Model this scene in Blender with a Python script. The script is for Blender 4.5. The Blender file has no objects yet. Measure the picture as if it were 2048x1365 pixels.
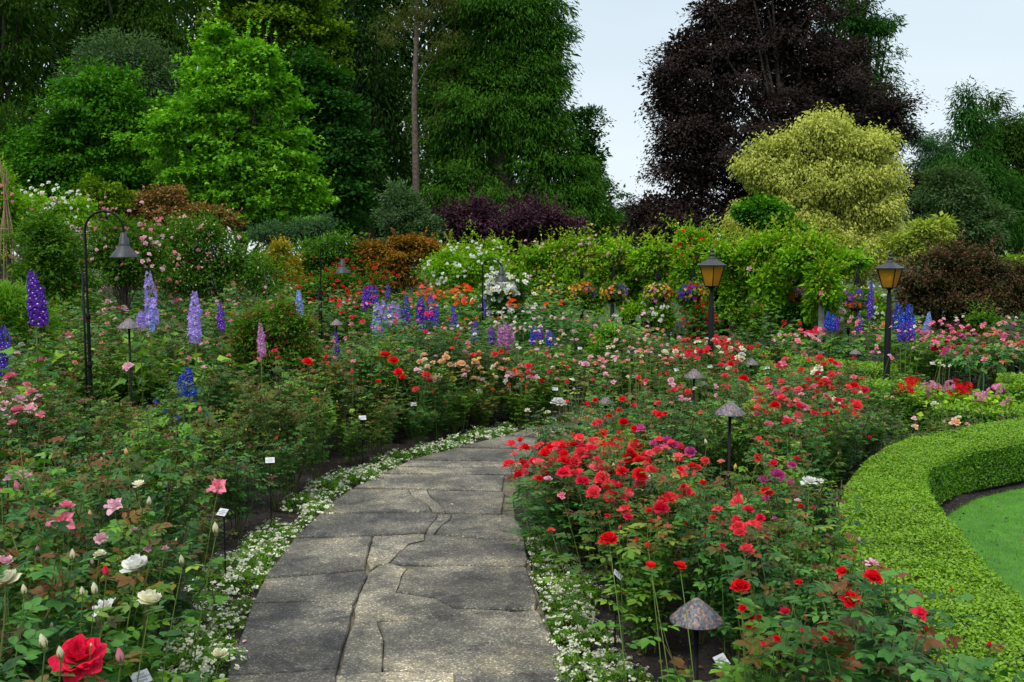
import bpy, math
import numpy as np
from mathutils import Vector, Matrix

rng = np.random.default_rng(11)
sc = bpy.context.scene
COL = sc.collection
R = math.radians

# ------------------------------------------------------------------ camera, sky, sun, exposure
FPX, CAMH, HORIZON = 1991.0, 2.0, 510.0          # focal length in pixels of the 2048 px frame
PITCH = math.atan((682.5 - HORIZON) / FPX)
cam_d = bpy.data.cameras.new('camera')
cam_d.sensor_width = 36.0
cam_d.lens = 36.0 * FPX / 2048.0
cam_d.clip_start, cam_d.clip_end = 0.05, 2000.0
cam = bpy.data.objects.new('camera', cam_d)
COL.objects.link(cam)
cam.location = (0, 0, CAMH)
cam.rotation_euler = (math.pi / 2 - PITCH, 0, 0)
sc.camera = cam

world = bpy.data.worlds.new('World')
sc.world = world
world.use_nodes = True
wn, wl = world.node_tree.nodes, world.node_tree.links
wn.clear()
SUN_EL, SUN_AZ = R(58), R(215)
w_out = wn.new('ShaderNodeOutputWorld')
w_sky = wn.new('ShaderNodeTexSky')
w_sky.sky_type = 'NISHITA'
w_sky.sun_disc = False
w_sky.sun_elevation = SUN_EL
w_sky.sun_rotation = SUN_AZ
w_sky.air_density = 1.2
w_bg = wn.new('ShaderNodeBackground')
w_bg.inputs['Strength'].default_value = 0.10
wl.new(w_sky.outputs[0], w_bg.inputs['Color'])
# a high, even overcast layer over the blue sky
w_tc = wn.new('ShaderNodeTexCoord')
w_map = wn.new('ShaderNodeMapping')
w_map.inputs['Scale'].default_value = (1.2, 1.2, 5.0)
wl.new(w_tc.outputs['Generated'], w_map.inputs['Vector'])
w_noi = wn.new('ShaderNodeTexNoise')
w_noi.inputs['Scale'].default_value = 1.3
w_noi.inputs['Detail'].default_value = 5
w_noi.inputs['Roughness'].default_value = 0.5
wl.new(w_map.outputs[0], w_noi.inputs['Vector'])
w_sep = wn.new('ShaderNodeSeparateXYZ')
wl.new(w_tc.outputs['Generated'], w_sep.inputs[0])
w_gr = wn.new('ShaderNodeValToRGB')
w_gr.color_ramp.elements[0].position = 0.0
w_gr.color_ramp.elements[0].color = (0.555, 0.615, 0.655, 1)
w_gr.color_ramp.elements[1].position = 0.26
w_gr.color_ramp.elements[1].color = (0.465, 0.552, 0.615, 1)
w_e = w_gr.color_ramp.elements.new(1.0)              # an overcast sky is brightest overhead
w_e.color = (0.98, 0.99, 1.0, 1)
wl.new(w_sep.outputs['Z'], w_gr.inputs['Fac'])
w_cr = wn.new('ShaderNodeValToRGB')
w_cr.color_ramp.elements[0].position = 0.3
w_cr.color_ramp.elements[0].color = (0.90, 0.915, 0.94, 1)
w_cr.color_ramp.elements[1].position = 0.7
w_cr.color_ramp.elements[1].color = (1.08, 1.065, 1.05, 1)
wl.new(w_noi.outputs['Fac'], w_cr.inputs['Fac'])
w_mul = wn.new('ShaderNodeMix')
w_mul.data_type = 'RGBA'
w_mul.blend_type = 'MULTIPLY'
w_mul.inputs['Factor'].default_value = 1.0
wl.new(w_gr.outputs['Color'], w_mul.inputs['A'])
wl.new(w_cr.outputs['Color'], w_mul.inputs['B'])
w_bg2 = wn.new('ShaderNodeBackground')
w_bg2.inputs['Strength'].default_value = 1.0
wl.new(w_mul.outputs['Result'], w_bg2.inputs['Color'])
w_mix = wn.new('ShaderNodeMixShader')
w_mix.inputs['Fac'].default_value = 0.93
wl.new(w_bg.outputs[0], w_mix.inputs[1])
wl.new(w_bg2.outputs[0], w_mix.inputs[2])
wl.new(w_mix.outputs[0], w_out.inputs['Surface'])

sun_d = bpy.data.lights.new('sun', 'SUN')
sun_d.energy = 1.5
sun_d.angle = R(14)
sun_d.color = (1.0, 0.97, 0.92)
sun = bpy.data.objects.new('sun', sun_d)
COL.objects.link(sun)
sd = Vector((math.sin(SUN_AZ) * math.cos(SUN_EL), math.cos(SUN_AZ) * math.cos(SUN_EL), math.sin(SUN_EL)))
sun.rotation_euler = sd.to_track_quat('Z', 'Y').to_euler()

vs = sc.view_settings
vs.view_transform = 'Standard'
vs.look = 'None'
vs.exposure = 0.62
vs.gamma = 1.0
vs.use_curve_mapping = False
sc.render.engine = 'CYCLES'
cy = sc.cycles
cy.max_bounces, cy.diffuse_bounces, cy.glossy_bounces = 5, 3, 2
cy.transmission_bounces, cy.transparent_max_bounces = 4, 8
cy.use_denoising = True
try:
    cy.denoiser = 'OPENIMAGEDENOISE'
    cy.denoising_input_passes = 'RGB_ALBEDO_NORMAL'
except Exception:
    pass
cy.use_adaptive_sampling = True
cy.adaptive_threshold = 0.02

# ------------------------------------------------------------------ places
CP, SP = math.cos(PITCH), math.sin(PITCH)
def ray(px, py):
    a, b = (px - 1024.0) / FPX, (682.5 - py) / FPX
    return a, CP + b * SP, -SP + b * CP
def at(px, py, y):
    d = ray(px, py)
    s = y / d[1]
    return (d[0] * s, y, CAMH + d[2] * s)
def gnd(px, py, z=0.0):
    d = ray(px, py)
    s = (z - CAMH) / d[2]
    return (d[0] * s, d[1] * s)
def proj(x, y, z):
    zz = z - CAMH
    dep = y * CP - zz * SP
    up = y * SP + zz * CP
    return 1024 + FPX * x / dep, 682.5 - FPX * up / dep, dep

# ------------------------------------------------------------------ mesh building
class Geo:
    def __init__(s):
        s.V, s.F, s.n, s.pv = [], [], 0, []
    def add(s, V, F, mat=0, rv=None, ag=0.0, pv=None):
        V = np.asarray(V, float).reshape(-1, 3)
        for f in (F if isinstance(F, list) else [F]):
            f = np.asarray(f, np.int64)
            m = len(f)
            if m == 0:
                continue
            s.F.append((f + s.n, mat, np.broadcast_to(np.asarray(0.5 if rv is None else rv, float), (m,)) if np.ndim(rv) == 0 or rv is None else _fit(rv, m),
                        np.full(m, ag, float) if np.ndim(ag) == 0 else _fit(ag, m)))
        s.V.append(V)
        s.pv.append(np.zeros(len(V)) if pv is None else np.asarray(pv, float))
        s.n += len(V)
    def mesh(s, name, mats, smooth=False):
        me = bpy.data.meshes.new(name)
        V = np.concatenate(s.V)
        me.vertices.add(len(V))
        me.vertices.foreach_set('co', V.astype(np.float32).ravel())
        loops = np.concatenate([f.ravel() for f, _, _, _ in s.F])
        tot = np.concatenate([np.full(len(f), f.shape[1]) for f, _, _, _ in s.F])
        start = np.concatenate([[0], np.cumsum(tot)[:-1]])
        me.loops.add(len(loops))
        me.loops.foreach_set('vertex_index', loops.astype(np.int32))
        me.polygons.add(len(tot))
        me.polygons.foreach_set('loop_start', start.astype(np.int32))
        me.polygons.foreach_set('material_index', np.concatenate([np.full(len(f), m) for f, m, _, _ in s.F]).astype(np.int32))
        me.polygons.foreach_set('use_smooth', np.full(len(tot), bool(smooth)))
        me.update(calc_edges=True)
        for nm, k in (('rv', 2), ('ag', 3)):
            a = me.attributes.new(nm, 'FLOAT', 'FACE')
            a.data.foreach_set('value', np.concatenate([x[k] for x in s.F]).astype(np.float32))
        a = me.attributes.new('pv', 'FLOAT', 'POINT')
        a.data.foreach_set('value', np.concatenate(s.pv).astype(np.float32))
        for m in mats:
            me.materials.append(m)
        return me

def _fit(a, m):
    a = np.asarray(a, float)
    return a if len(a) == m else np.repeat(a, m // len(a))

def nrm(a):
    return a / np.maximum(np.linalg.norm(a, axis=-1, keepdims=True), 1e-9)

def scatter(g, tpl, P, X, N, S, rv, ag=0.0, mat=0):
    """many copies of one small template, turned so that its x runs along X and its z near N"""
    tv, tfs = tpl
    P, X, N = np.asarray(P, float), nrm(np.asarray(X, float)), np.asarray(N, float)
    n = len(P)
    if n == 0:
        return
    S = np.broadcast_to(np.asarray(S, float), (n,))
    Z = nrm(N - (N * X).sum(1, keepdims=True) * X + 1e-6)
    Y = np.cross(Z, X)
    V = P[:, None] + S[:, None, None] * (tv[None, :, 0:1] * X[:, None] + tv[None, :, 1:2] * Y[:, None] + tv[None, :, 2:3] * Z[:, None])
    off = (np.arange(n) * len(tv))[:, None, None]
    fs = [(tf[None] + off).reshape(-1, tf.shape[1]) for tf in tfs]
    rv = np.broadcast_to(np.asarray(rv, float), (n,))
    ag = np.broadcast_to(np.asarray(ag, float), (n,))
    base = g.n
    Vr = V.reshape(-1, 3)
    g.V.append(Vr)
    g.pv.append(np.tile(tv[:, 0], n))
    g.n += len(Vr)
    for tf, f in zip(tfs, fs):
        g.F.append((f + base, mat, np.repeat(rv, len(tf)), np.repeat(ag, len(tf))))

def A(*r):
    return np.array(r, float)
def I(*r):
    return np.array(r, int)

LEAF = (A((0, 0, 0), (.42, .27, .07), (1, 0, -.1), (.42, -.27, .07)), [I((0, 2, 1), (0, 3, 2))])
WIDE = (A((0, 0, 0), (.45, .45, .1), (1, 0, -.12), (.45, -.45, .1)), [I((0, 2, 1), (0, 3, 2))])
LOBED = (A((0, 0, 0), (.25, .5, .05), (.5, .18, 0), (1, 0, -.15), (.5, -.18, 0), (.25, -.5, .05)), [I((0, 2, 1), (0, 3, 2), (0, 4, 3), (0, 5, 4))])
SPRAY = (A((0, 0, 0), (.38, .14, .03), (1, 0, -.16), (.55, -.13, .0)), [I((0, 2, 1), (0, 3, 2))])
STRIP = (A((0, 0, 0), (.3, .1, .02), (1, 0, -.2), (.3, -.1, .02)), [I((0, 2, 1), (0, 3, 2))])
BLADE = (A((0, -.05, 0), (0, .05, 0), (1, 0, -.12)), [I((0, 1, 2))])
# a rose leaflet with a folded midrib and a drooping tip
RL = A((0, 0, 0), (.3, .22, .06), (.68, .21, .045), (1, 0, -.10), (.68, -.21, .045), (.3, -.22, .06), (.33, 0, 0), (.68, 0, -.02))
RLF = [I((0, 6, 1), (0, 5, 6), (7, 3, 2), (7, 4, 3)), I((1, 6, 7, 2), (6, 5, 4, 7))]

def compound(seed, n=5, simple=False):
    r = np.random.default_rng(seed)
    tv, tris, quads = [], [], []
    k = 0
    spots = [(.56, 0, 0)] + [(.50, s, 58) for s in (1, -1)] + ([(.25, s, 68) for s in (1, -1)] if n >= 5 else [])
    for bx, s, ang in spots:
        a = R(ang) * s + r.normal(0, .12)
        L = (.46 if s == 0 else .38 if bx > .3 else .31) * r.uniform(.9, 1.1)
        ca, sa = math.cos(a), math.sin(a)
        til = r.normal(0, .22)
        src = LEAF[0] * A(1, 1.0, 1) if simple else RL
        for v in src:
            x, y, z = v[0] * L, v[1] * L * 1.18, v[2] * L + v[0] * L * r.normal(-.12, .03) + v[1] * L * til
            tv.append((bx + x * ca - y * sa, x * sa + y * ca, z - .10 * bx * bx))
        if simple:
            tris += [[i + k for i in f] for f in LEAF[1][0]]
            k += 4
        else:
            tris += [[i + k for i in f] for f in RLF[0]]
            quads += [[i + k for i in f] for f in RLF[1]]
            k += 8
    # the stalk
    tv += [(0, .008, 0), (0, -.008, 0), (.56, -.004, -.03), (.56, .004, -.03)]
    quads.append([k, k + 1, k + 2, k + 3])
    return np.array(tv, float), ([np.array(tris)] + ([np.array(quads)] if quads else []))

def tube(g, pts, rad, sides=6, mat=0, rv=0.5, ag=0.0, cap=False):
    pts = np.asarray(pts, float)
    n = len(pts)
    rad = np.broadcast_to(np.asarray(rad, float), (n,))
    T = np.gradient(pts, axis=0)
    T = nrm(T)
    ref = np.where(np.abs(T[:, 2:3]) > .9, A((1, 0, 0)), A((0, 0, 1)))
    if np.abs(T[:, 2]).max() > .9 and np.abs(T[:, 2]).min() < .9:
        ref = np.tile(A((.3, 1, .05)), (n, 1)) if abs(T[:, 1]).max() < .9 else np.tile(A((1, .2, .05)), (n, 1))
    U = nrm(np.cross(ref, T))
    W = np.cross(T, U)
    a = np.linspace(0, 2 * math.pi, sides, endpoint=False)
    V = pts[:, None] + rad[:, None, None] * (np.cos(a)[None, :, None] * U[:, None] + np.sin(a)[None, :, None] * W[:, None])
    i = np.arange(n - 1)[:, None] * sides
    j = np.arange(sides)[None]
    j2 = (j + 1) % sides
    F = np.stack([i + j, i + j2, i + sides + j2, i + sides + j], -1).reshape(-1, 4)
    fs = [F]
    V = V.reshape(-1, 3)
    if cap:
        V = np.vstack([V, pts[0], pts[-1]])
        k = n * sides
        jj = np.arange(sides)
        fs.append(np.stack([(jj + 1) % sides, jj, np.full(sides, k)], -1))
        fs.append(np.stack([k - sides + jj, k - sides + (jj + 1) % sides, np.full(sides, k + 1)], -1))
    g.add(V, fs, mat, rv, ag)

def lathe(g, prof, sides=20, mat=0, c=(0, 0, 0), flat_sides=None, rot=0.0):
    """turn a list of (radius, z) about the vertical"""
    prof = np.asarray(prof, float)
    a = np.linspace(0, 2 * math.pi, sides, endpoint=False) + rot
    V = np.stack([prof[:, None, 0] * np.cos(a)[None], prof[:, None, 0] * np.sin(a)[None], np.repeat(prof[:, 1:2], sides, 1)], -1)
    i = np.arange(len(prof) - 1)[:, None] * sides
    j = np.arange(sides)[None]
    F = np.stack([i + j, i + (j + 1) % sides, i + sides + (j + 1) % sides, i + sides + j], -1).reshape(-1, 4)
    g.add(V.reshape(-1, 3) + np.asarray(c, float), [F], mat)

def box(g, c, s, mat=0, rz=0.0, rx=0.0):
    x, y, z = [q / 2 for q in s]
    V = A((-x, -y, -z), (x, -y, -z), (x, y, -z), (-x, y, -z), (-x, -y, z), (x, -y, z), (x, y, z), (-x, y, z))
    if rx:
        c1, s1 = math.cos(rx), math.sin(rx)
        V = np.stack([V[:, 0], V[:, 1] * c1 - V[:, 2] * s1, V[:, 1] * s1 + V[:, 2] * c1], -1)
    if rz:
        c1, s1 = math.cos(rz), math.sin(rz)
        V = np.stack([V[:, 0] * c1 - V[:, 1] * s1, V[:, 0] * s1 + V[:, 1] * c1, V[:, 2]], -1)
    g.add(V + np.asarray(c, float), [I((0, 3, 2, 1), (4, 5, 6, 7), (0, 1, 5, 4), (1, 2, 6, 5), (2, 3, 7, 6), (3, 0, 4, 7))], mat)

# ------------------------------------------------------------------ objects
def link(name, me, parent=None, loc=None, rot=None, scale=None, **props):
    o = bpy.data.objects.new(name, me)
    COL.objects.link(o)
    if parent is not None:
        o.parent = parent
    if loc is not None:
        o.location = loc
    if rot is not None:
        o.rotation_euler = rot
    if scale is not None:
        o.scale = (scale,) * 3 if np.ndim(scale) == 0 else scale
    for k, v in props.items():
        o[k] = v
    return o

def thing(name, label, cat, loc=(0, 0, 0), rz=0.0, group=None):
    o = link(name, None, loc=loc, rot=(0, 0, rz), label=label, category=cat)
    o.empty_display_size = 0.1
    if group:
        o['group'] = group
    return o

def tag(o, label, cat, group=None):
    o['label'] = label
    o['category'] = cat
    if group:
        o['group'] = group
    return o

def own_mat(o, m, slot=0):
    o.material_slots[slot].link = 'OBJECT'
    o.material_slots[slot].material = m
# ------------------------------------------------------------------ materials
def new_mat(name):
    m = bpy.data.materials.new(name)
    m.use_nodes = True
    m.node_tree.nodes.clear()
    return m, m.node_tree.nodes, m.node_tree.links

def ramp(nodes, stops):
    r = nodes.new('ShaderNodeValToRGB')
    e = r.color_ramp.elements
    while len(e) < len(stops):
        e.new(0.5)
    for k, (p, c) in enumerate(stops):
        e[k].position = p
        e[k].color = (*c, 1)
    return r

def attr(nodes, nm):
    a = nodes.new('ShaderNodeAttribute')
    a.attribute_name = nm
    return a

def mixc(nodes, links, a, b, fac, mode='MIX'):
    m = nodes.new('ShaderNodeMix')
    m.data_type = 'RGBA'
    m.blend_type = mode
    for k, v in (('A', a), ('B', b), ('Factor', fac)):
        if isinstance(v, (int, float)):
            m.inputs[k].default_value = v
        elif isinstance(v, tuple):
            m.inputs[k].default_value = (*v, 1)
        else:
            links.new(v, m.inputs[k])
    return m.outputs['Result']

def leaf_mat(name, cols, young=None, trans=0.25, rough=0.5, spec=0.35, obj_var=0.25, gain=(1.2, 1.2, .9)):
    m, n, l = new_mat(name)
    out = n.new('ShaderNodeOutputMaterial')
    rv = attr(n, 'rv')
    rp = ramp(n, [(k / (len(cols) - 1), tuple(c_ * g_ for c_, g_ in zip(c, gain))) for k, c in enumerate(cols)])
    l.new(rv.outputs['Fac'], rp.inputs['Fac'])
    c = rp.outputs['Color']
    if young is not None:
        ag = attr(n, 'ag')
        c = mixc(n, l, c, young, ag.outputs['Fac'])
    oi = n.new('ShaderNodeObjectInfo')
    mr = n.new('ShaderNodeMapRange')
    mr.inputs['To Min'].default_value = 1 - obj_var
    mr.inputs['To Max'].default_value = 1 + obj_var
    l.new(oi.outputs['Random'], mr.inputs['Value'])
    hs = n.new('ShaderNodeHueSaturation')
    l.new(c, hs.inputs['Color'])
    l.new(mr.outputs[0], hs.inputs['Value'])
    c = hs.outputs['Color']
    b = n.new('ShaderNodeBsdfPrincipled')
    b.inputs['Roughness'].default_value = rough
    b.inputs['Specular IOR Level'].default_value = spec
    l.new(c, b.inputs['Base Color'])
    t = n.new('ShaderNodeBsdfTranslucent')
    tc = mixc(n, l, c, (1.0, 1.15, 0.45), 1.0, 'MULTIPLY')
    l.new(tc, t.inputs['Color'])
    mx = n.new('ShaderNodeMixShader')
    mx.inputs['Fac'].default_value = trans
    l.new(b.outputs[0], mx.inputs[1])
    l.new(t.outputs[0], mx.inputs[2])
    l.new(mx.outputs[0], out.inputs['Surface'])
    return m

def petal_mat(name, base, edge, trans=0.35, rough=0.7):
    """petals: colour runs from the petal's base to its edge"""
    m, n, l = new_mat(name)
    out = n.new('ShaderNodeOutputMaterial')
    pv = attr(n, 'pv')
    rp = ramp(n, [(0.0, base), (0.85, edge)])
    l.new(pv.outputs['Fac'], rp.inputs['Fac'])
    rv = attr(n, 'rv')
    mr = n.new('ShaderNodeMapRange')
    mr.inputs['To Min'].default_value = 0.82
    mr.inputs['To Max'].default_value = 1.15
    l.new(rv.outputs['Fac'], mr.inputs['Value'])
    oi = n.new('ShaderNodeObjectInfo')
    mo = n.new('ShaderNodeMapRange')
    mo.inputs['To Min'].default_value = 0.85
    mo.inputs['To Max'].default_value = 1.12
    l.new(oi.outputs['Random'], mo.inputs['Value'])
    mm = n.new('ShaderNodeMath')
    mm.operation = 'MULTIPLY'
    l.new(mr.outputs[0], mm.inputs[0])
    l.new(mo.outputs[0], mm.inputs[1])
    hs = n.new('ShaderNodeHueSaturation')
    l.new(rp.outputs['Color'], hs.inputs['Color'])
    l.new(mm.outputs[0], hs.inputs['Value'])
    b = n.new('ShaderNodeBsdfPrincipled')
    b.inputs['Roughness'].default_value = rough
    b.inputs['Specular IOR Level'].default_value = 0.12
    tcp = n.new('ShaderNodeTexCoord')
    nz = n.new('ShaderNodeTexNoise')
    nz.inputs['Scale'].default_value = 14
    nz.inputs['Detail'].default_value = 4
    l.new(tcp.outputs['Object'], nz.inputs['Vector'])
    bp = n.new('ShaderNodeBump')
    bp.inputs['Strength'].default_value = .35
    bp.inputs['Distance'].default_value = .03
    l.new(nz.outputs['Fac'], bp.inputs['Height'])
    l.new(bp.outputs[0], b.inputs['Normal'])
    l.new(hs.outputs[0], b.inputs['Base Color'])
    t = n.new('ShaderNodeBsdfTranslucent')
    l.new(hs.outputs[0], t.inputs['Color'])
    mx = n.new('ShaderNodeMixShader')
    mx.inputs['Fac'].default_value = trans
    l.new(b.outputs[0], mx.inputs[1])
    l.new(t.outputs[0], mx.inputs[2])
    l.new(mx.outputs[0], out.inputs['Surface'])
    return m

def noise_mat(name, c1, c2, scale=20, rough=0.8, bump=0.3, c3=None, metallic=0.0, spec=0.4, detail=6, coords='Object', dist=0.01, stops=(0.35, 0.65)):
    m, n, l = new_mat(name)
    out = n.new('ShaderNodeOutputMaterial')
    tc = n.new('ShaderNodeTexCoord')
    no = n.new('ShaderNodeTexNoise')
    no.inputs['Scale'].default_value = scale
    no.inputs['Detail'].default_value = detail
    no.inputs['Roughness'].default_value = 0.65
    l.new(tc.outputs[coords], no.inputs['Vector'])
    rp = ramp(n, [(stops[0], c1), (stops[1], c2)] + ([(min(1, stops[1] + .12), c3)] if c3 else []))
    l.new(no.outputs['Fac'], rp.inputs['Fac'])
    b = n.new('ShaderNodeBsdfPrincipled')
    b.inputs['Roughness'].default_value = rough
    b.inputs['Metallic'].default_value = metallic
    b.inputs['Specular IOR Level'].default_value = spec
    l.new(rp.outputs['Color'], b.inputs['Base Color'])
    if bump:
        bu = n.new('ShaderNodeBump')
        bu.inputs['Strength'].default_value = bump
        bu.inputs['Distance'].default_value = dist
        l.new(no.outputs['Fac'], bu.inputs['Height'])
        l.new(bu.outputs[0], b.inputs['Normal'])
    l.new(b.outputs[0], out.inputs['Surface'])
    return m

M = {}
# rose foliage
M['leaf_deep'] = leaf_mat('leaf_deep_green', [(.012, .048, .014), (.026, .095, .024), (.052, .150, .034), (.11, .22, .05)], (.17, .026, .012), .25, .5, .25, gain=(1.3, 1.35, .95))
M['leaf_fresh'] = leaf_mat('leaf_fresh_green', [(.018, .068, .010), (.045, .130, .016), (.090, .200, .022), (.18, .28, .04)], (.18, .04, .012), .28, .5, .25, gain=(1.35, 1.4, .9))
M['leaf_bronze'] = leaf_mat('leaf_bronze', [(.016, .050, .012), (.034, .085, .014), (.075, .110, .016), (.13, .07, .015)], (.15, .018, .010), .25, .5, .25, gain=(1.4, 1.4, 1.0))
M['cane'] = leaf_mat('cane', [(.05, .06, .02), (.09, .10, .03), (.10, .05, .02)], None, .0, .6, .3)
M['stem_green'] = leaf_mat('stem_green', [(.06, .11, .03), (.10, .15, .04), (.14, .10, .03)], None, .0, .5, .3)
M['bark'] = noise_mat('bark', (.045, .035, .025), (.13, .10, .075), 14, .95, .8, dist=.03)
M['bark_pine'] = noise_mat('bark_pine', (.06, .045, .035), (.17, .13, .10), 9, .95, .8, dist=.03)
M['bark_pale'] = noise_mat('bark_pale', (.11, .085, .06), (.27, .22, .17), 9, .95, .8, dist=.03)

PET = {}
def P_(k, base, edge, **kw):
    PET[k] = petal_mat('petal_' + k, base, edge, **kw)
P_('red', (.55, .004, .010), (.86, .010, .022))
P_('coral', (.90, .36, .30), (.90, .045, .075))
P_('lightcoral', (.92, .55, .45), (.90, .13, .17))
P_('rosered', (.80, .06, .12), (.82, .015, .07))
P_('magenta', (.80, .30, .50), (.62, .06, .30))
P_('crimson', (.20, .002, .006), (.36, .004, .020))
P_('pink', (.88, .52, .50), (.86, .22, .34))
P_('salmon', (.86, .45, .28), (.86, .26, .18))
P_('palepink', (.88, .68, .68), (.87, .48, .58))
P_('apricot', (.86, .42, .12), (.86, .55, .32))
P_('orange', (.85, .22, .03), (.85, .07, .02))
P_('yellow', (.80, .60, .06), (.84, .70, .16))
P_('cream', (.80, .74, .38), (.84, .82, .62))
P_('white', (.78, .80, .60), (.86, .86, .82))
P_('violet', (.16, .03, .50), (.12, .018, .44))
P_('lavender', (.45, .32, .80), (.34, .26, .78))
P_('blue', (.02, .06, .55), (.012, .09, .80))
P_('skyblue', (.35, .45, .85), (.22, .38, .85))
P_('mauve', (.62, .25, .55), (.45, .12, .42))
P_('indigo', (.10, .04, .50), (.07, .03, .58))
PET_WORD = {'red': 'red', 'coral': 'coral red', 'lightcoral': 'light coral', 'rosered': 'rose red', 'magenta': 'magenta pink', 'crimson': 'dark crimson', 'pink': 'pink', 'salmon': 'salmon',
            'palepink': 'pale pink', 'apricot': 'apricot', 'orange': 'orange red', 'yellow': 'yellow', 'cream': 'cream', 'white': 'white'}

M['black_metal'] = noise_mat('black_metal', (.004, .004, .005), (.010, .010, .011), 40, .6, .05, spec=.15)
M['shade_metal'] = noise_mat('shade_metal', (.020, .025, .030), (.04, .046, .052), 30, .5, .05, spec=.4)
M['white_plate'] = noise_mat('white_plate', (.52, .54, .57), (.62, .63, .65), 12, .5, 0)
M['print'] = noise_mat('print', (.20, .20, .22), (.34, .33, .32), 60, .7, 0)
M['stake_green'] = noise_mat('stake_green', (.01, .12, .07), (.02, .18, .10), 30, .6, .1)
M['bamboo'] = noise_mat('bamboo', (.20, .14, .07), (.34, .25, .13), 25, .7, .2)
M['post'] = noise_mat('post', (.16, .15, .13), (.36, .34, .31), 6, .9, .5)
M['soil'] = noise_mat('soil', (.008, .006, .005), (.032, .024, .018), 22, .95, 1.0, c3=(.07, .05, .035), dist=.03, coords='Object')
M['grass_base'] = noise_mat('grass_base', (.035, .12, .010), (.07, .20, .018), 5, .9, .2)
M['meadow'] = noise_mat('meadow', (.02, .05, .01), (.05, .09, .02), .6, .95, 0)

def copper_mat():
    m, n, l = new_mat('mottled_copper')
    out = n.new('ShaderNodeOutputMaterial')
    tc = n.new('ShaderNodeTexCoord')
    mp = n.new('ShaderNodeMapping')
    mp.inputs['Scale'].default_value = (1, 1, .55)
    l.new(tc.outputs['Object'], mp.inputs['Vector'])
    v = n.new('ShaderNodeTexVoronoi')
    v.inputs['Scale'].default_value = 120
    l.new(mp.outputs[0], v.inputs['Vector'])
    sx = n.new('ShaderNodeSeparateColor')
    l.new(v.outputs['Color'], sx.inputs[0])
    rp = ramp(n, [(0.0, (.03, .03, .035)), (.35, (.09, .10, .12)), (.55, (.15, .17, .20)), (.72, (.07, .07, .085)), (.85, (.25, .13, .085)), (1, (.32, .18, .12))])
    l.new(sx.outputs[0], rp.inputs['Fac'])
    b = n.new('ShaderNodeBsdfPrincipled')
    b.inputs['Roughness'].default_value = .55
    b.inputs['Metallic'].default_value = .1
    l.new(rp.outputs[0], b.inputs['Base Color'])
    l.new(b.outputs[0], out.inputs[0])
    return m
M['copper'] = copper_mat()

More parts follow.
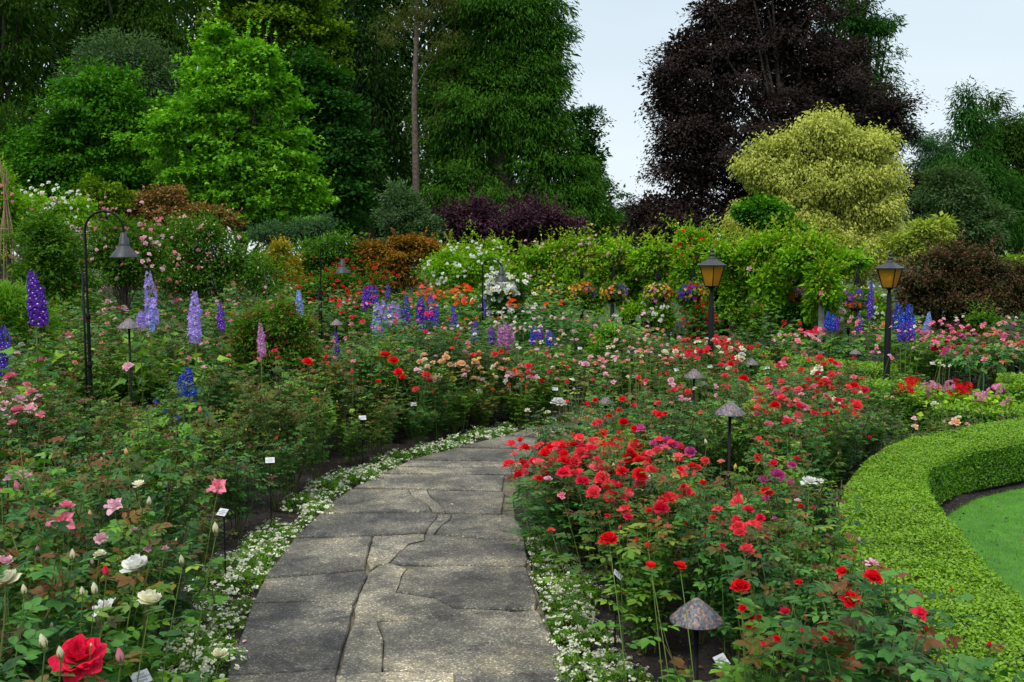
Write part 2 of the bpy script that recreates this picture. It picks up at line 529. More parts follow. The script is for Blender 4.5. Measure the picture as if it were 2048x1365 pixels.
def slab_mat(name, dark, mid, light, patch):
    """exposed-aggregate concrete: fine speckle, worn pale patches, damp-dark ones"""
    m, n, l = new_mat(name)
    out = n.new('ShaderNodeOutputMaterial')
    tc = n.new('ShaderNodeTexCoord')
    co = tc.outputs['Object']
    big = n.new('ShaderNodeTexNoise')
    big.inputs['Scale'].default_value = 1.5
    big.inputs['Detail'].default_value = 5
    big.inputs['Roughness'].default_value = .62
    l.new(co, big.inputs['Vector'])
    rp = ramp(n, [(.30, dark), (.50, mid), (.50 + patch, light)])
    l.new(big.outputs['Fac'], rp.inputs['Fac'])
    vo = n.new('ShaderNodeTexVoronoi')
    vo.inputs['Scale'].default_value = 125
    l.new(co, vo.inputs['Vector'])
    sc_ = n.new('ShaderNodeSeparateColor')
    l.new(vo.outputs['Color'], sc_.inputs[0])
    st = ramp(n, [(0, (.30, .30, .30)), (.45, (.72, .72, .72)), (.8, (1.15, 1.15, 1.12)), (.90, (1.6, 1.58, 1.5)), (1, (3.4, 3.3, 3.0))])
    l.new(sc_.outputs[0], st.inputs['Fac'])
    c = mixc(n, l, rp.outputs['Color'], st.outputs['Color'], .66, 'MULTIPLY')
    fn = n.new('ShaderNodeTexNoise')
    fn.inputs['Scale'].default_value = 9
    fn.inputs['Detail'].default_value = 8
    fn.inputs['Roughness'].default_value = .7
    l.new(co, fn.inputs['Vector'])
    fr = ramp(n, [(.3, (.72, .72, .72)), (.7, (1.25, 1.24, 1.2))])
    l.new(fn.outputs['Fac'], fr.inputs['Fac'])
    c = mixc(n, l, c, fr.outputs['Color'], 1.0, 'MULTIPLY')
    oi = n.new('ShaderNodeObjectInfo')
    ov = ramp(n, [(0, (.82, .83, .86)), (1, (1.2, 1.18, 1.12))])
    l.new(oi.outputs['Random'], ov.inputs['Fac'])
    c = mixc(n, l, c, ov.outputs['Color'], 1.0, 'MULTIPLY')
    # worn pale blotches and damp stains with edges of their own
    wn_ = n.new('ShaderNodeTexNoise')
    wn_.inputs['Scale'].default_value = 2.6
    wn_.inputs['Detail'].default_value = 7
    wn_.inputs['Roughness'].default_value = .6
    wn_.inputs['Distortion'].default_value = .6
    mpw = n.new('ShaderNodeMapping')
    mpw.inputs['Location'].default_value = (7.3, 2.1, 0)
    l.new(co, mpw.inputs['Vector'])
    l.new(mpw.outputs[0], wn_.inputs['Vector'])
    wr = ramp(n, [(.42, (.66, .67, .70)), (.455, (1.03, 1.03, 1.02)), (.56, (1.08, 1.07, 1.03)), (.62, (1.55, 1.47, 1.28))])
    l.new(wn_.outputs['Fac'], wr.inputs['Fac'])
    c = mixc(n, l, c, wr.outputs['Color'], 1.0, 'MULTIPLY')
    b = n.new('ShaderNodeBsdfPrincipled')
    b.inputs['Roughness'].default_value = .82
    b.inputs['Specular IOR Level'].default_value = .35
    l.new(c, b.inputs['Base Color'])
    bu = n.new('ShaderNodeBump')
    bu.inputs['Strength'].default_value = .45
    bu.inputs['Distance'].default_value = .006
    l.new(vo.outputs['Distance'], bu.inputs['Height'])
    bu2 = n.new('ShaderNodeBump')
    bu2.inputs['Strength'].default_value = .28
    bu2.inputs['Distance'].default_value = .02
    l.new(fn.outputs['Fac'], bu2.inputs['Height'])
    l.new(bu.outputs[0], bu2.inputs['Normal'])
    l.new(bu2.outputs[0], b.inputs['Normal'])
    l.new(b.outputs[0], out.inputs[0])
    return m
M['slab_dark'] = slab_mat('aggregate_dark', (.056, .056, .053), (.105, .102, .092), (.215, .20, .165), .15)
M['slab_light'] = slab_mat('mortar_tan', (.112, .107, .09), (.178, .168, .138), (.28, .255, .205), .12)
M['joint'] = noise_mat('joint_dirt', (.045, .04, .028), (.17, .145, .10), 9, .95, .6, c3=(.10, .12, .03))

def amber_mat():
    m, n, l = new_mat('amber_glass')
    out = n.new('ShaderNodeOutputMaterial')
    t = n.new('ShaderNodeBsdfTranslucent')
    t.inputs['Color'].default_value = (.80, .52, .06, 1)
    tr = n.new('ShaderNodeBsdfTransparent')
    tr.inputs['Color'].default_value = (.85, .62, .12, 1)
    d = n.new('ShaderNodeBsdfPrincipled')
    d.inputs['Base Color'].default_value = (.48, .32, .03, 1)
    d.inputs['Roughness'].default_value = .25
    a = n.new('ShaderNodeMixShader')
    a.inputs['Fac'].default_value = .35
    l.new(t.outputs[0], a.inputs[1])
    l.new(tr.outputs[0], a.inputs[2])
    b = n.new('ShaderNodeMixShader')
    b.inputs['Fac'].default_value = .35
    l.new(a.outputs[0], b.inputs[1])
    l.new(d.outputs[0], b.inputs[2])
    l.new(b.outputs[0], out.inputs[0])
    return m
M['amber'] = amber_mat()

def bulb_mat():
    m, n, l = new_mat('lit_bulb')
    out = n.new('ShaderNodeOutputMaterial')
    e = n.new('ShaderNodeEmission')
    e.inputs['Color'].default_value = (1, .62, .10, 1)
    e.inputs['Strength'].default_value = 2.2
    l.new(e.outputs[0], out.inputs[0])
    return m
M['bulb'] = bulb_mat()
# ------------------------------------------------------------------ ground, soil, lawn, path
def sheet(name, poly_or_rect, z, mat, n=1, jitter=0.0, **props):
    x0, y0, x1, y1 = poly_or_rect
    xs, ys = np.linspace(x0, x1, n + 1), np.linspace(y0, y1, n + 1)
    X, Y = np.meshgrid(xs, ys)
    Z = np.full_like(X, z)
    if jitter:
        Z += rng.normal(0, jitter, X.shape) + jitter * 1.5 * np.sin(X * 3.1 + 1.2 * np.sin(Y * 2.3)) * np.cos(Y * 2.7)
    i = np.arange(n)[:, None] * (n + 1)
    j = np.arange(n)[None]
    F = np.stack([i + j, i + j + 1, i + n + 2 + j, i + n + 1 + j], -1).reshape(-1, 4)
    g = Geo()
    g.add(np.stack([X, Y, Z], -1).reshape(-1, 3), [F])
    return link(name, g.mesh(name, [mat], jitter > 0), kind='structure', **props)

def disc_ground(name, rad, z, mat):
    a = np.linspace(0, 2 * math.pi, 64, endpoint=False)
    rr = np.array([30, 120, 400, rad])
    V = [(0, 0, z)] + [(r * math.cos(t), r * math.sin(t), z) for r in rr for t in a]
    g = Geo()
    j = np.arange(64)
    fs = [np.stack([np.zeros(64, int), 1 + j, 1 + (j + 1) % 64], -1)]
    q = [np.stack([1 + k * 64 + j, 1 + (k + 1) * 64 + j, 1 + (k + 1) * 64 + (j + 1) % 64, 1 + k * 64 + (j + 1) % 64], -1) for k in range(3)]
    g.add(V, fs + q)
    return link(name, g.mesh(name, [mat]), kind='structure')
disc_ground('ground', 1500, -0.06, M['meadow'])
sheet('bed_soil', (-16, 0.4, 16, 30), -0.012, M['soil'], 200, 0.009)

# path edges on the ground, from the camera outwards
LE = A((-.95, 0.5), (-1.05, 2.5), (-1.18, 3.9), *[gnd(*p) for p in ((480, 1365), (500, 1250), (540, 1160), (590, 1090), (680, 1000), (800, 935), (900, 905), (1000, 880), (1060, 862))], (.7, 11.65), (1.3, 11.95))
RE = A((.45, 0.5), (.40, 2.5), (.30, 3.9), *[gnd(*p) for p in ((1122, 1365), (1093, 1280), (1068, 1200), (1048, 1120), (1025, 1050), (1018, 985))], (.6, 9.2), (1.05, 9.9), (1.75, 10.6))
def at_y(E, y):
    return np.interp(y, E[:, 1], E[:, 0])

def resample(P, n):
    P = np.asarray(P, float)
    d = np.r_[0, np.cumsum(np.linalg.norm(np.diff(P, axis=0), axis=1))]
    t = np.linspace(0, d[-1], n)
    return np.stack([np.interp(t, d, P[:, k]) for k in range(P.shape[1])], -1)
def smooth(P, it=2):
    for _ in range(it):
        Q = P.copy()
        Q[1:-1] = (P[:-2] + 2 * P[1:-1] + P[2:]) / 4
        P = Q
    return P
def ribbon(g, Aa, Bb, z, mat=0):
    n = len(Aa)
    V = np.vstack([np.c_[Aa, np.full(n, z)], np.c_[Bb, np.full(n, z)]])
    i = np.arange(n - 1)
    g.add(V, [np.stack([i, i + n, i + n + 1, i + 1], -1)], mat)

g = Geo()
nA, nB = smooth(resample(LE, 80)), smooth(resample(RE, 80))
dv = nrm(nB - nA)
ribbon(g, nA - dv * .03, nB + dv * .03, 0.016)
path = link('path', g.mesh('path_joints', [M['joint']]), kind='structure')

# slabs: corners picked on the ground in the photograph's own frame (u, v of a 2.416x crop from 450, 800)
def uv(u, v):
    return gnd(450 + u / 2.416, 800 + v / 2.416)
V1 = [(715, 690), (683, 800), (700, 868), (650, 960), (622, 1040), (603, 1130), (572, 1225), (548, 1325), (530, 1420), (515, 1560)]
V2 = [(742, 1105), (768, 1190), (762, 1340)]
SL = [   # (kind, corner list)
    ('L', [(1385, 182), (1480, 152), (1640, 150), (1580, 200)]),
    ('D', [(1140, 243), (1360, 190), (1560, 208), (1500, 250)]),
    ('D', [(905, 306), (1120, 252), (1485, 257), (1450, 312)]),
    ('L', [(895, 312), (848, 338), (1430, 344), (1445, 318)]),
    ('D', [(838, 344), (770, 374), (1400, 380), (1425, 350)]),
    ('D', [(758, 382), (630, 445), (1000, 450), (1330, 462), (1345, 386)]),
    ('D', [(610, 455), (470, 570), (990, 560), (975, 535), (905, 495), (880, 458)]),
    ('L', [(890, 458), (912, 492), (985, 532), (1002, 562), (1060, 565), (1030, 525), (990, 495), (972, 460)]),
    ('D', [(982, 461), (1000, 492), (1040, 522), (1070, 566), (1330, 572), (1345, 470)]),
    ('D', [(460, 580), (348, 690), (700, 678), (962, 664), (985, 630), (1015, 600), (1022, 582), (990, 570)]),
    ('L', [(1032, 580), (1024, 604), (995, 634), (975, 668), (1010, 672), (1040, 635), (1085, 600), (1090, 578)]),
    ('D', [(1098, 578), (1094, 604), (1050, 638), (1022, 674), (1270, 692), (1440, 698), (1420, 640), (1390, 582)]),
    ('D', [(338, 700), (205, 884), (280, 878), (672, 845), (674, 800), (704, 690), (700, 687)]),
    ('L', [(722, 686), (692, 800), (706, 850), (740, 822), (792, 812), (830, 770), (884, 722), (960, 705), (962, 674)]),
    ('D', [(972, 676), (970, 708), (892, 728), (840, 774), (806, 812), (1100, 822), (1440, 832), (1455, 800), (1440, 708), (1270, 702)]),
    ('D', [(200, 895), (140, 1008), (420, 1000), (612, 1012), (642, 955), (680, 880), (672, 856), (282, 888)]),
    ('L', [(690, 870), (694, 884), (660, 962), (634, 1040), (628, 1100), (960, 1078), (1370, 1052), (1100, 1040), (1010, 992), (826, 962), (858, 868), (880, 845), (800, 820), (745, 832)]),
    ('D', [(888, 848), (866, 872), (838, 955), (1012, 982), (1098, 1028), (1490, 1042), (1500, 1000), (1450, 842), (1100, 834)]),
    ('D', [(136, 1018), (20, 1365), (200, 1358), (538, 1332), (560, 1225), (592, 1128), (612, 1024), (420, 1012)]),
    ('L', [(628, 1112), (618, 1135), (590, 1228), (566, 1330), (560, 1365), (752, 1352), (758, 1190), (730, 1106)]),
    ('D', [(756, 1108), (780, 1190), (774, 1338), (1100, 1352), (1620, 1362), (1635, 1300), (1500, 1052), (1380, 1060), (960, 1090)]),
    ('D', [(18, 1375), (-60, 1700), (505, 1690), (535, 1345), (200, 1368)]),
    ('L', [(545, 1375), (520, 1690), (1120, 1700), (1100, 1362), (760, 1360)]),
    ('D', [(1112, 1364), (1132, 1700), (1770, 1700), (1640, 1372)]),
    ('D', [(-65, 1720), (-200, 2300), (700, 2300), (640, 1710)]),
    ('D', [(652, 1712), (715, 2300), (1900, 2300), (1775, 1712)]),
]
sr = np.random.default_rng(5)
def slab_mesh(poly, ztop, mats):
    P = np.array(poly, float)
    c = P.mean(0)
    P = P + nrm(P - c) * .011
    # finely wandering broken edge
    out = []
    n = len(P)
    for k in range(n):
        a, b = P[k], P[(k + 1) % n]
        L = np.linalg.norm(b - a)
        m = max(1, int(L / .07))
        for q in range(m):
            t = q / m
            p = a + (b - a) * t
            if q:
                nn = A(-(b - a)[1], (b - a)[0]) / max(L, 1e-6)
                p = p + nn * sr.normal(0, .0025)
            out.append(p)
    Q = np.array(out)
    m = len(Q)
    Qi = Q + nrm(c - Q) * .008
    V = np.vstack([np.c_[Q, np.full(m, .004)], np.c_[Q, np.full(m, ztop - .009)], np.c_[Qi, np.full(m, ztop)]])
    g = Geo()
    j = np.arange(m)
    j2 = (j + 1) % m
    area = (Q[:, 0] * np.roll(Q[:, 1], -1) - np.roll(Q[:, 0], -1) * Q[:, 1]).sum()
    side = [np.stack([j, j2, m + j2, m + j], -1), np.stack([m + j, m + j2, 2 * m + j2, 2 * m + j], -1)]
    topf = np.arange(2 * m, 3 * m)[None]
    if area < 0:
        side = [s[:, ::-1] for s in side]
        topf = topf[:, ::-1]
    g.add(V, side + [topf])
    return g.mesh('slab', mats)
for kk, (kd, uvs) in enumerate(SL):
    link('slab', slab_mesh([uv(*p) for p in uvs], .040 + sr.uniform(-.003, .003), [M['slab_dark' if kd == 'D' else 'slab_light']]), path)
# onward beyond the bend, hidden by the roses ahead
g = Geo()
far_a = nA[(nA[:, 1] > 11.25)]
far_b = resample(nB[(nB[:, 1] > 9.9)], len(far_a))
ribbon(g, far_a, far_b, .036)
link('slab', g.mesh('slab_far', [M['slab_dark']]), path)

# mulch crumbs lying on the beds
g = Geo()
nn = 16000
yy = 2.0 + 11 * rng.random(nn) ** 1.5
xx = (rng.random(nn) * 2 - 1) * (yy * .56 + .3)
ok = (xx < at_y(LE, yy) - .02) | (xx > at_y(RE, yy) + .02)
xx, yy = xx[ok], yy[ok]
nn = len(xx)
scatter(g, (LEAF[0] * A(1, 1.3, 1), LEAF[1]), np.c_[xx, yy, np.full(nn, .004) + rng.random(nn) * .012], rng.normal(0, 1, (nn, 3)) * A(1, 1, .25), rng.normal(0, .35, (nn, 3)) + A(0, 0, 1), rng.uniform(.012, .035, nn), rng.random(nn))
MULCH = leaf_mat('mulch', [(.012, .009, .007), (.04, .028, .02), (.075, .05, .032), (.14, .09, .05)], None, 0, .9, .2, 0)
link('bark_mulch', g.mesh('bark_mulch', [MULCH]), kind='stuff', label='dark crumbly bark mulch over the rose beds', category='mulch')

# ------------------------------------------------------------------ clipped hedges
M['box_in'] = noise_mat('box_inner', (.010, .030, .006), (.02, .05, .010), 30, .9, 0)
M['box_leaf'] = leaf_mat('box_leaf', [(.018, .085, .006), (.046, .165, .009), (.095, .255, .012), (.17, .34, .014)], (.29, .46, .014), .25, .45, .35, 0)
def hedge(name, label, outer, inner, h, dens=5200, leaf=.02, group=None, young=.75):
    n = 60
    Ao, Bi = smooth(resample(outer, n), 3), smooth(resample(inner, n), 3)
    c = (Ao + Bi) / 2
    org = c[n // 2]
    ins = nrm(Bi - Ao) * .035
    Ai, Bj = Ao + ins, Bi - ins
    root = thing(name, label, 'hedge', (org[0], org[1], 0), 0, group)
    g = Geo()
    prof = [(Ai, 0), (Ai, h - .05), (Ai * .8 + Bj * .2, h - .03), (Ai * .2 + Bj * .8, h - .03), (Bj, h - .05), (Bj, 0)]
    V = np.concatenate([np.c_[p - org, np.full(n, z)] for p, z in prof])
    i = np.arange(n - 1)
    fs = [np.stack([k * n + i, k * n + i + 1, (k + 1) * n + i + 1, (k + 1) * n + i], -1) for k in range(len(prof) - 1)]
    ends = [np.array([[k * n + e for k in range(len(prof))]]) for e in (0, n - 1)]
    g.add(V, fs + ends)
    link('inner_twigs', g.mesh('inner_twigs', [M['box_in']]), root)
    # the clipped leaf shell
    g = Geo()
    L = np.linalg.norm(np.diff(c, axis=0), axis=1).sum()
    wd = np.linalg.norm(Bi - Ao, axis=1).mean()
    for part, area in (('top', L * wd), ('o', L * h), ('i', L * h), ('e0', wd * h), ('e1', wd * h)):
        m = int(area * dens)
        t = rng.random(m) * (n - 1)
        if part == 'e0':
            t[:] = 0
        if part == 'e1':
            t[:] = n - 1.001
        k = t.astype(int)
        f = (t - k)[:, None]
        a = Ao[k] * (1 - f) + Ao[np.minimum(k + 1, n - 1)] * f
        b = Bi[k] * (1 - f) + Bi[np.minimum(k + 1, n - 1)] * f
        w = nrm(b - a)
        tl = nrm(np.c_[-w[:, 1], w[:, 0]])
        if part == 'top':
            s = rng.random(m)[:, None]
            xy = a * (1 - s) + b * s
            edge = np.minimum(s, 1 - s)[:, 0] * wd
            z = h - .030 * np.exp(-edge / .035) + rng.normal(0, .010, m) + (rng.random(m) < .03) * rng.uniform(0, .03, m) + .014 * np.sin(xy[:, 0] * 7 + 2 * np.sin(xy[:, 1] * 5)) * np.sin(xy[:, 1] * 6.3)
            N = np.c_[rng.normal(0, .6, (m, 2)), np.full(m, 1.)]
            X = np.c_[rng.normal(0, 1, (m, 2)), rng.uniform(-.1, .9, m)]
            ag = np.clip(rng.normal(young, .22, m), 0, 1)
        else:
            zf = rng.random(m) ** .9
            z = .02 + zf * (h - .03)
            if part in 'oi':
                side = -1 if part == 'o' else 1
                xy = (a if part == 'o' else b) + w * side * (rng.normal(0, .010, m) - .006)[:, None]
                out = w * side
            else:
                s = rng.random(m)[:, None]
                out = -tl if part == 'e1' else tl
                xy = a * (1 - s) + b * s + out * .01
            N = np.c_[out + rng.normal(0, .5, (m, 2)), rng.uniform(.1, .8, m)]
            X = np.c_[out * .5 + rng.normal(0, .7, (m, 2)), rng.uniform(-.2, .9, m)]
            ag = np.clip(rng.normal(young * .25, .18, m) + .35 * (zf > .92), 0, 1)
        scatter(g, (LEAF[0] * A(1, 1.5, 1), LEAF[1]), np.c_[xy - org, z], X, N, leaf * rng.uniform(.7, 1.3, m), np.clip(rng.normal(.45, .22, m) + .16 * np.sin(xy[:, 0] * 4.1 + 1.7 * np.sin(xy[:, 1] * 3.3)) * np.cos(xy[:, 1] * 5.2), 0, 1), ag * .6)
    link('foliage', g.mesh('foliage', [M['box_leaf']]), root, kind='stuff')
    return c
HZ = .37
def G2(pts, z):
    return [gnd(px, py, z) for px, py in pts]
HED = []
o1 = G2([(2300, 802), (2048, 832), (1900, 860), (1800, 882), (1730, 920), (1690, 975), (1680, 1040), (1688, 1092)], HZ)
i1 = G2([(2300, 846), (2048, 882), (1920, 905), (1850, 935), (1853, 975), (1880, 1018), (1915, 1055), (1935, 1085)], HZ)
HED.append(hedge('box_hedge', 'broad clipped box hedge curving round the lawn at the right edge', o1, i1, HZ, 11500, .0162))
o2 = G2([(1690, 1098), (1712, 1150), (1745, 1220), (1800, 1320), (1880, 1450), (1990, 1650)], HZ + .0)
i2 = G2([(1938, 1092), (1965, 1130), (2010, 1170), (2080, 1225), (2200, 1320), (2400, 1500)], HZ + .0)
HED.append(hedge('box_hedge', 'clipped box hedge in the bottom right corner below the lawn', o2, i2, HZ + .012, 13500, .0162))
for lab, o_, i_, hh in (
    ('long narrow clipped hedge running up to the foot of the right lantern', [(1510, 698), (1600, 712), (1700, 722), (1796, 730)], [(1500, 706), (1590, 722), (1690, 734), (1796, 744)], .40),
    ('thin low hedge line among red roses, left of the right lantern', [(1470, 712), (1560, 732), (1640, 742)], [(1460, 718), (1560, 740), (1640, 750)], .36),
    ('short clipped hedge ending at the magenta petunias', [(1722, 757), (1800, 762), (1900, 780)], [(1722, 769), (1800, 777), (1912, 793)], .40),
    ('low clipped hedge block in front of the magenta petunias', [(1822, 783), (1900, 787), (1930, 790)], [(1815, 799), (1900, 805), (1932, 808)], .40),
    ('straight clipped hedge behind the standard rose with green stake', [(1868, 806), (1960, 808), (2250, 812)], [(1868, 822), (1960, 825), (2250, 832)], .40),
    ('tall square clipped hedge at the right edge beside the petunias', [(1996, 748), (2060, 749), (2200, 750)], [(1996, 775), (2060, 778), (2200, 784)], .55)):
    HED.append(hedge('box_hedge', lab, G2(o_, hh), G2(i_, hh), hh, 2100, .034))

# ------------------------------------------------------------------ lawn
lc = A(5.45, 6.05)
i1s = smooth(resample(i1, 60), 3)
inner_edge = np.vstack([i1s, smooth(resample(i2, 40), 3)])
lawn_edge = []
for p in inner_edge:
    d = lc - p
    lawn_edge.append(p + d / np.linalg.norm(d) * .16)
lawn_edge = np.array([p for p in lawn_edge if p[1] > 2.2])
g = Geo()
m = len(lawn_edge)
V = np.vstack([np.c_[lawn_edge, np.full(m, .012)], [[lc[0] + 2, lc[1] - 3, .012]], [[lc[0] + 2, lc[1] + 3, .012]], [[lc[0], lc[1], .014]]])
j = np.arange(m - 1)
g.add(V, [np.vstack([np.stack([np.full(m - 1, m + 2), j + 1, j], -1), [[m + 2, 0, m + 1], [m + 2, m, m - 1], [m + 2, m + 1, m]]])])
link('lawn', g.mesh('lawn', [M['grass_base']]), kind='structure')
M['grass'] = leaf_mat('grass_blade', [(.055, .20, .007), (.10, .32, .010), (.16, .42, .016)], None, .35, .5, .3, 0)
g = Geo()
nn = 90000
P = np.c_[rng.uniform(2.5, 6.2, nn), rng.uniform(3.6, 8.6, nn)]
# keep only points inside the lawn
ang = np.arctan2(lawn_edge[:, 1] - lc[1], lawn_edge[:, 0] - lc[0]) % (2 * math.pi)
rad_ = np.linalg.norm(lawn_edge - lc, axis=1)
o_ = np.argsort(ang)
pa = np.arctan2(P[:, 1] - lc[1], P[:, 0] - lc[0]) % (2 * math.pi)
pr = np.linalg.norm(P - lc, axis=1)
P = P[pr < np.interp(pa, ang[o_], rad_[o_]) + .015]
nn = len(P)
scatter(g, BLADE, np.c_[P, np.full(nn, .010)], np.c_[rng.normal(0, .5, (nn, 2)), np.full(nn, 1.)], rng.normal(0, 1, (nn, 3)) * A(1, 1, .3), rng.uniform(.018, .034, nn) * 1.0, np.clip(.5 + .18 * np.sin(P[:, 0] * 2.6 + P[:, 1] * 1.3) + .12 * np.sin(P[:, 0] * 7.1) * np.cos(P[:, 1] * 5.7) + rng.normal(0, .24, nn), 0, 1))
link('grass', g.mesh('grass', [M['grass']]), kind='stuff', label='short mown green grass of the round lawn', category='grass')
# ------------------------------------------------------------------ trees and shrubs
def crown_points(lobes, base, ncl, seed, front=.6, shell=(.72, 1.0), depth=.8, up=.15, rough=1.0, bough=0.0):
    r = np.random.default_rng(seed)
    Ls = []
    for lb in lobes:
        px, py, rx, ry, Y = lb[:5]
        c = A(*at(px, py, Y)) if True else 0
        s = Y / FPX
        Ls.append((c - base, A(rx * s, (lb[5] if len(lb) > 5 else depth) * min(rx, ry * 1.6) * s, ry * s)))
    w = np.array([l[1][0] * l[1][2] for l in Ls]) ** .8
    w /= w.sum()
    k = r.choice(len(Ls), ncl, p=w)
    d = r.normal(0, 1, (ncl, 3))
    d[:, 2] += up
    d = nrm(d)
    flip = (d[:, 1] > 0) & (r.random(ncl) < front)
    d[flip, 1] *= -1
    C = np.array([l[0] for l in Ls])[k]
    Rr = np.array([l[1] for l in Ls])[k]
    rad = r.uniform(shell[0], shell[1], ncl)[:, None]
    # uneven outline: broad bulges and hollows, a few boughs that reach out
    ph = r.uniform(0, 6.28, 6)
    q = C * .9 / max(Rr.mean(), .1) + d * 2.2
    bul = .13 * np.sin(q[:, 0] * 2.1 + ph[0]) * np.cos(q[:, 2] * 1.7 + ph[1]) + .10 * np.sin(q[:, 1] * 2.7 + q[:, 2] * 3.3 + ph[2]) + .07 * np.sin(q[:, 0] * 5.3 + q[:, 2] * 4.1 + ph[3])
    bul += (r.random(ncl) < .10) * r.uniform(.04, .15, ncl)
    rad = rad * (1 + rough * bul[:, None])
    P = C + d * Rr * rad
    if bough:
        # leaves gather on boughs with gaps of shade between them
        br = bough * float(np.mean([l[1][0] for l in Ls]))
        area = sum(l[1][0] * l[1][2] for l in Ls)
        nb = int(np.clip(1.5 * area / br ** 2, 12, min(ncl // 3, 420)))
        b = r.integers(nb, size=ncl)
        sz = np.exp(r.normal(0, .28, nb))[b][:, None] * br
        off = np.clip(r.normal(0, .55, (ncl, 3)), -.95, .95) * A(1, 1, .42) * sz
        off[:, 2] -= .30 * np.hypot(off[:, 0], off[:, 1]) * np.sign(np.maximum(.0, .5))
        keep = r.random(ncl) < .12
        Pb = P[b] + off
        P = np.where(keep[:, None], P, Pb)
        d = np.where(keep[:, None], d, nrm(d[b] + off / br * .5))
    return P, d, C, Rr

def leaf_cloud(g, P, D, m, cr, ls, tpl, seed, droop=.25, flat=.6, outward=.8, upness=.7, ag_tip=0.0, young_p=0.0, mat=0, zst=1.0):
    r = np.random.default_rng(seed)
    n = len(P)
    cv = r.random(n)
    cr = cr * np.exp(r.normal(0, .22, n))
    off = r.normal(0, 1, (n, m, 3))
    off = off / np.maximum(np.linalg.norm(off, axis=-1, keepdims=True), .3) * (r.random((n, m, 1)) ** .5)
    off *= A(1, 1, flat * zst)
    Q = (P[:, None] + off * (cr if np.ndim(cr) == 0 else np.asarray(cr)[:, None, None])).reshape(-1, 3)
    Dn = np.repeat(D, m, 0)
    k = len(Q)
    X = Dn * outward + off.reshape(-1, 3) * .8 + r.normal(0, .45, (k, 3)) - A(0, 0, droop)
    N = A(0, 0, upness) + Dn * .45 + r.normal(0, .4, (k, 3))
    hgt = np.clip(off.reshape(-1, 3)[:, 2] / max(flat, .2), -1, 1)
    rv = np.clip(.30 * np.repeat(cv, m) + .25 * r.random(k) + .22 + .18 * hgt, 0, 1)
    ag = np.clip((np.repeat(r.random(n) < young_p, m)) * r.uniform(.4, 1, k) + ag_tip * np.clip(hgt, 0, 1), 0, 1)
    scatter(g, tpl, Q, X, N, ls * r.uniform(.7, 1.3, k), rv, ag, mat)

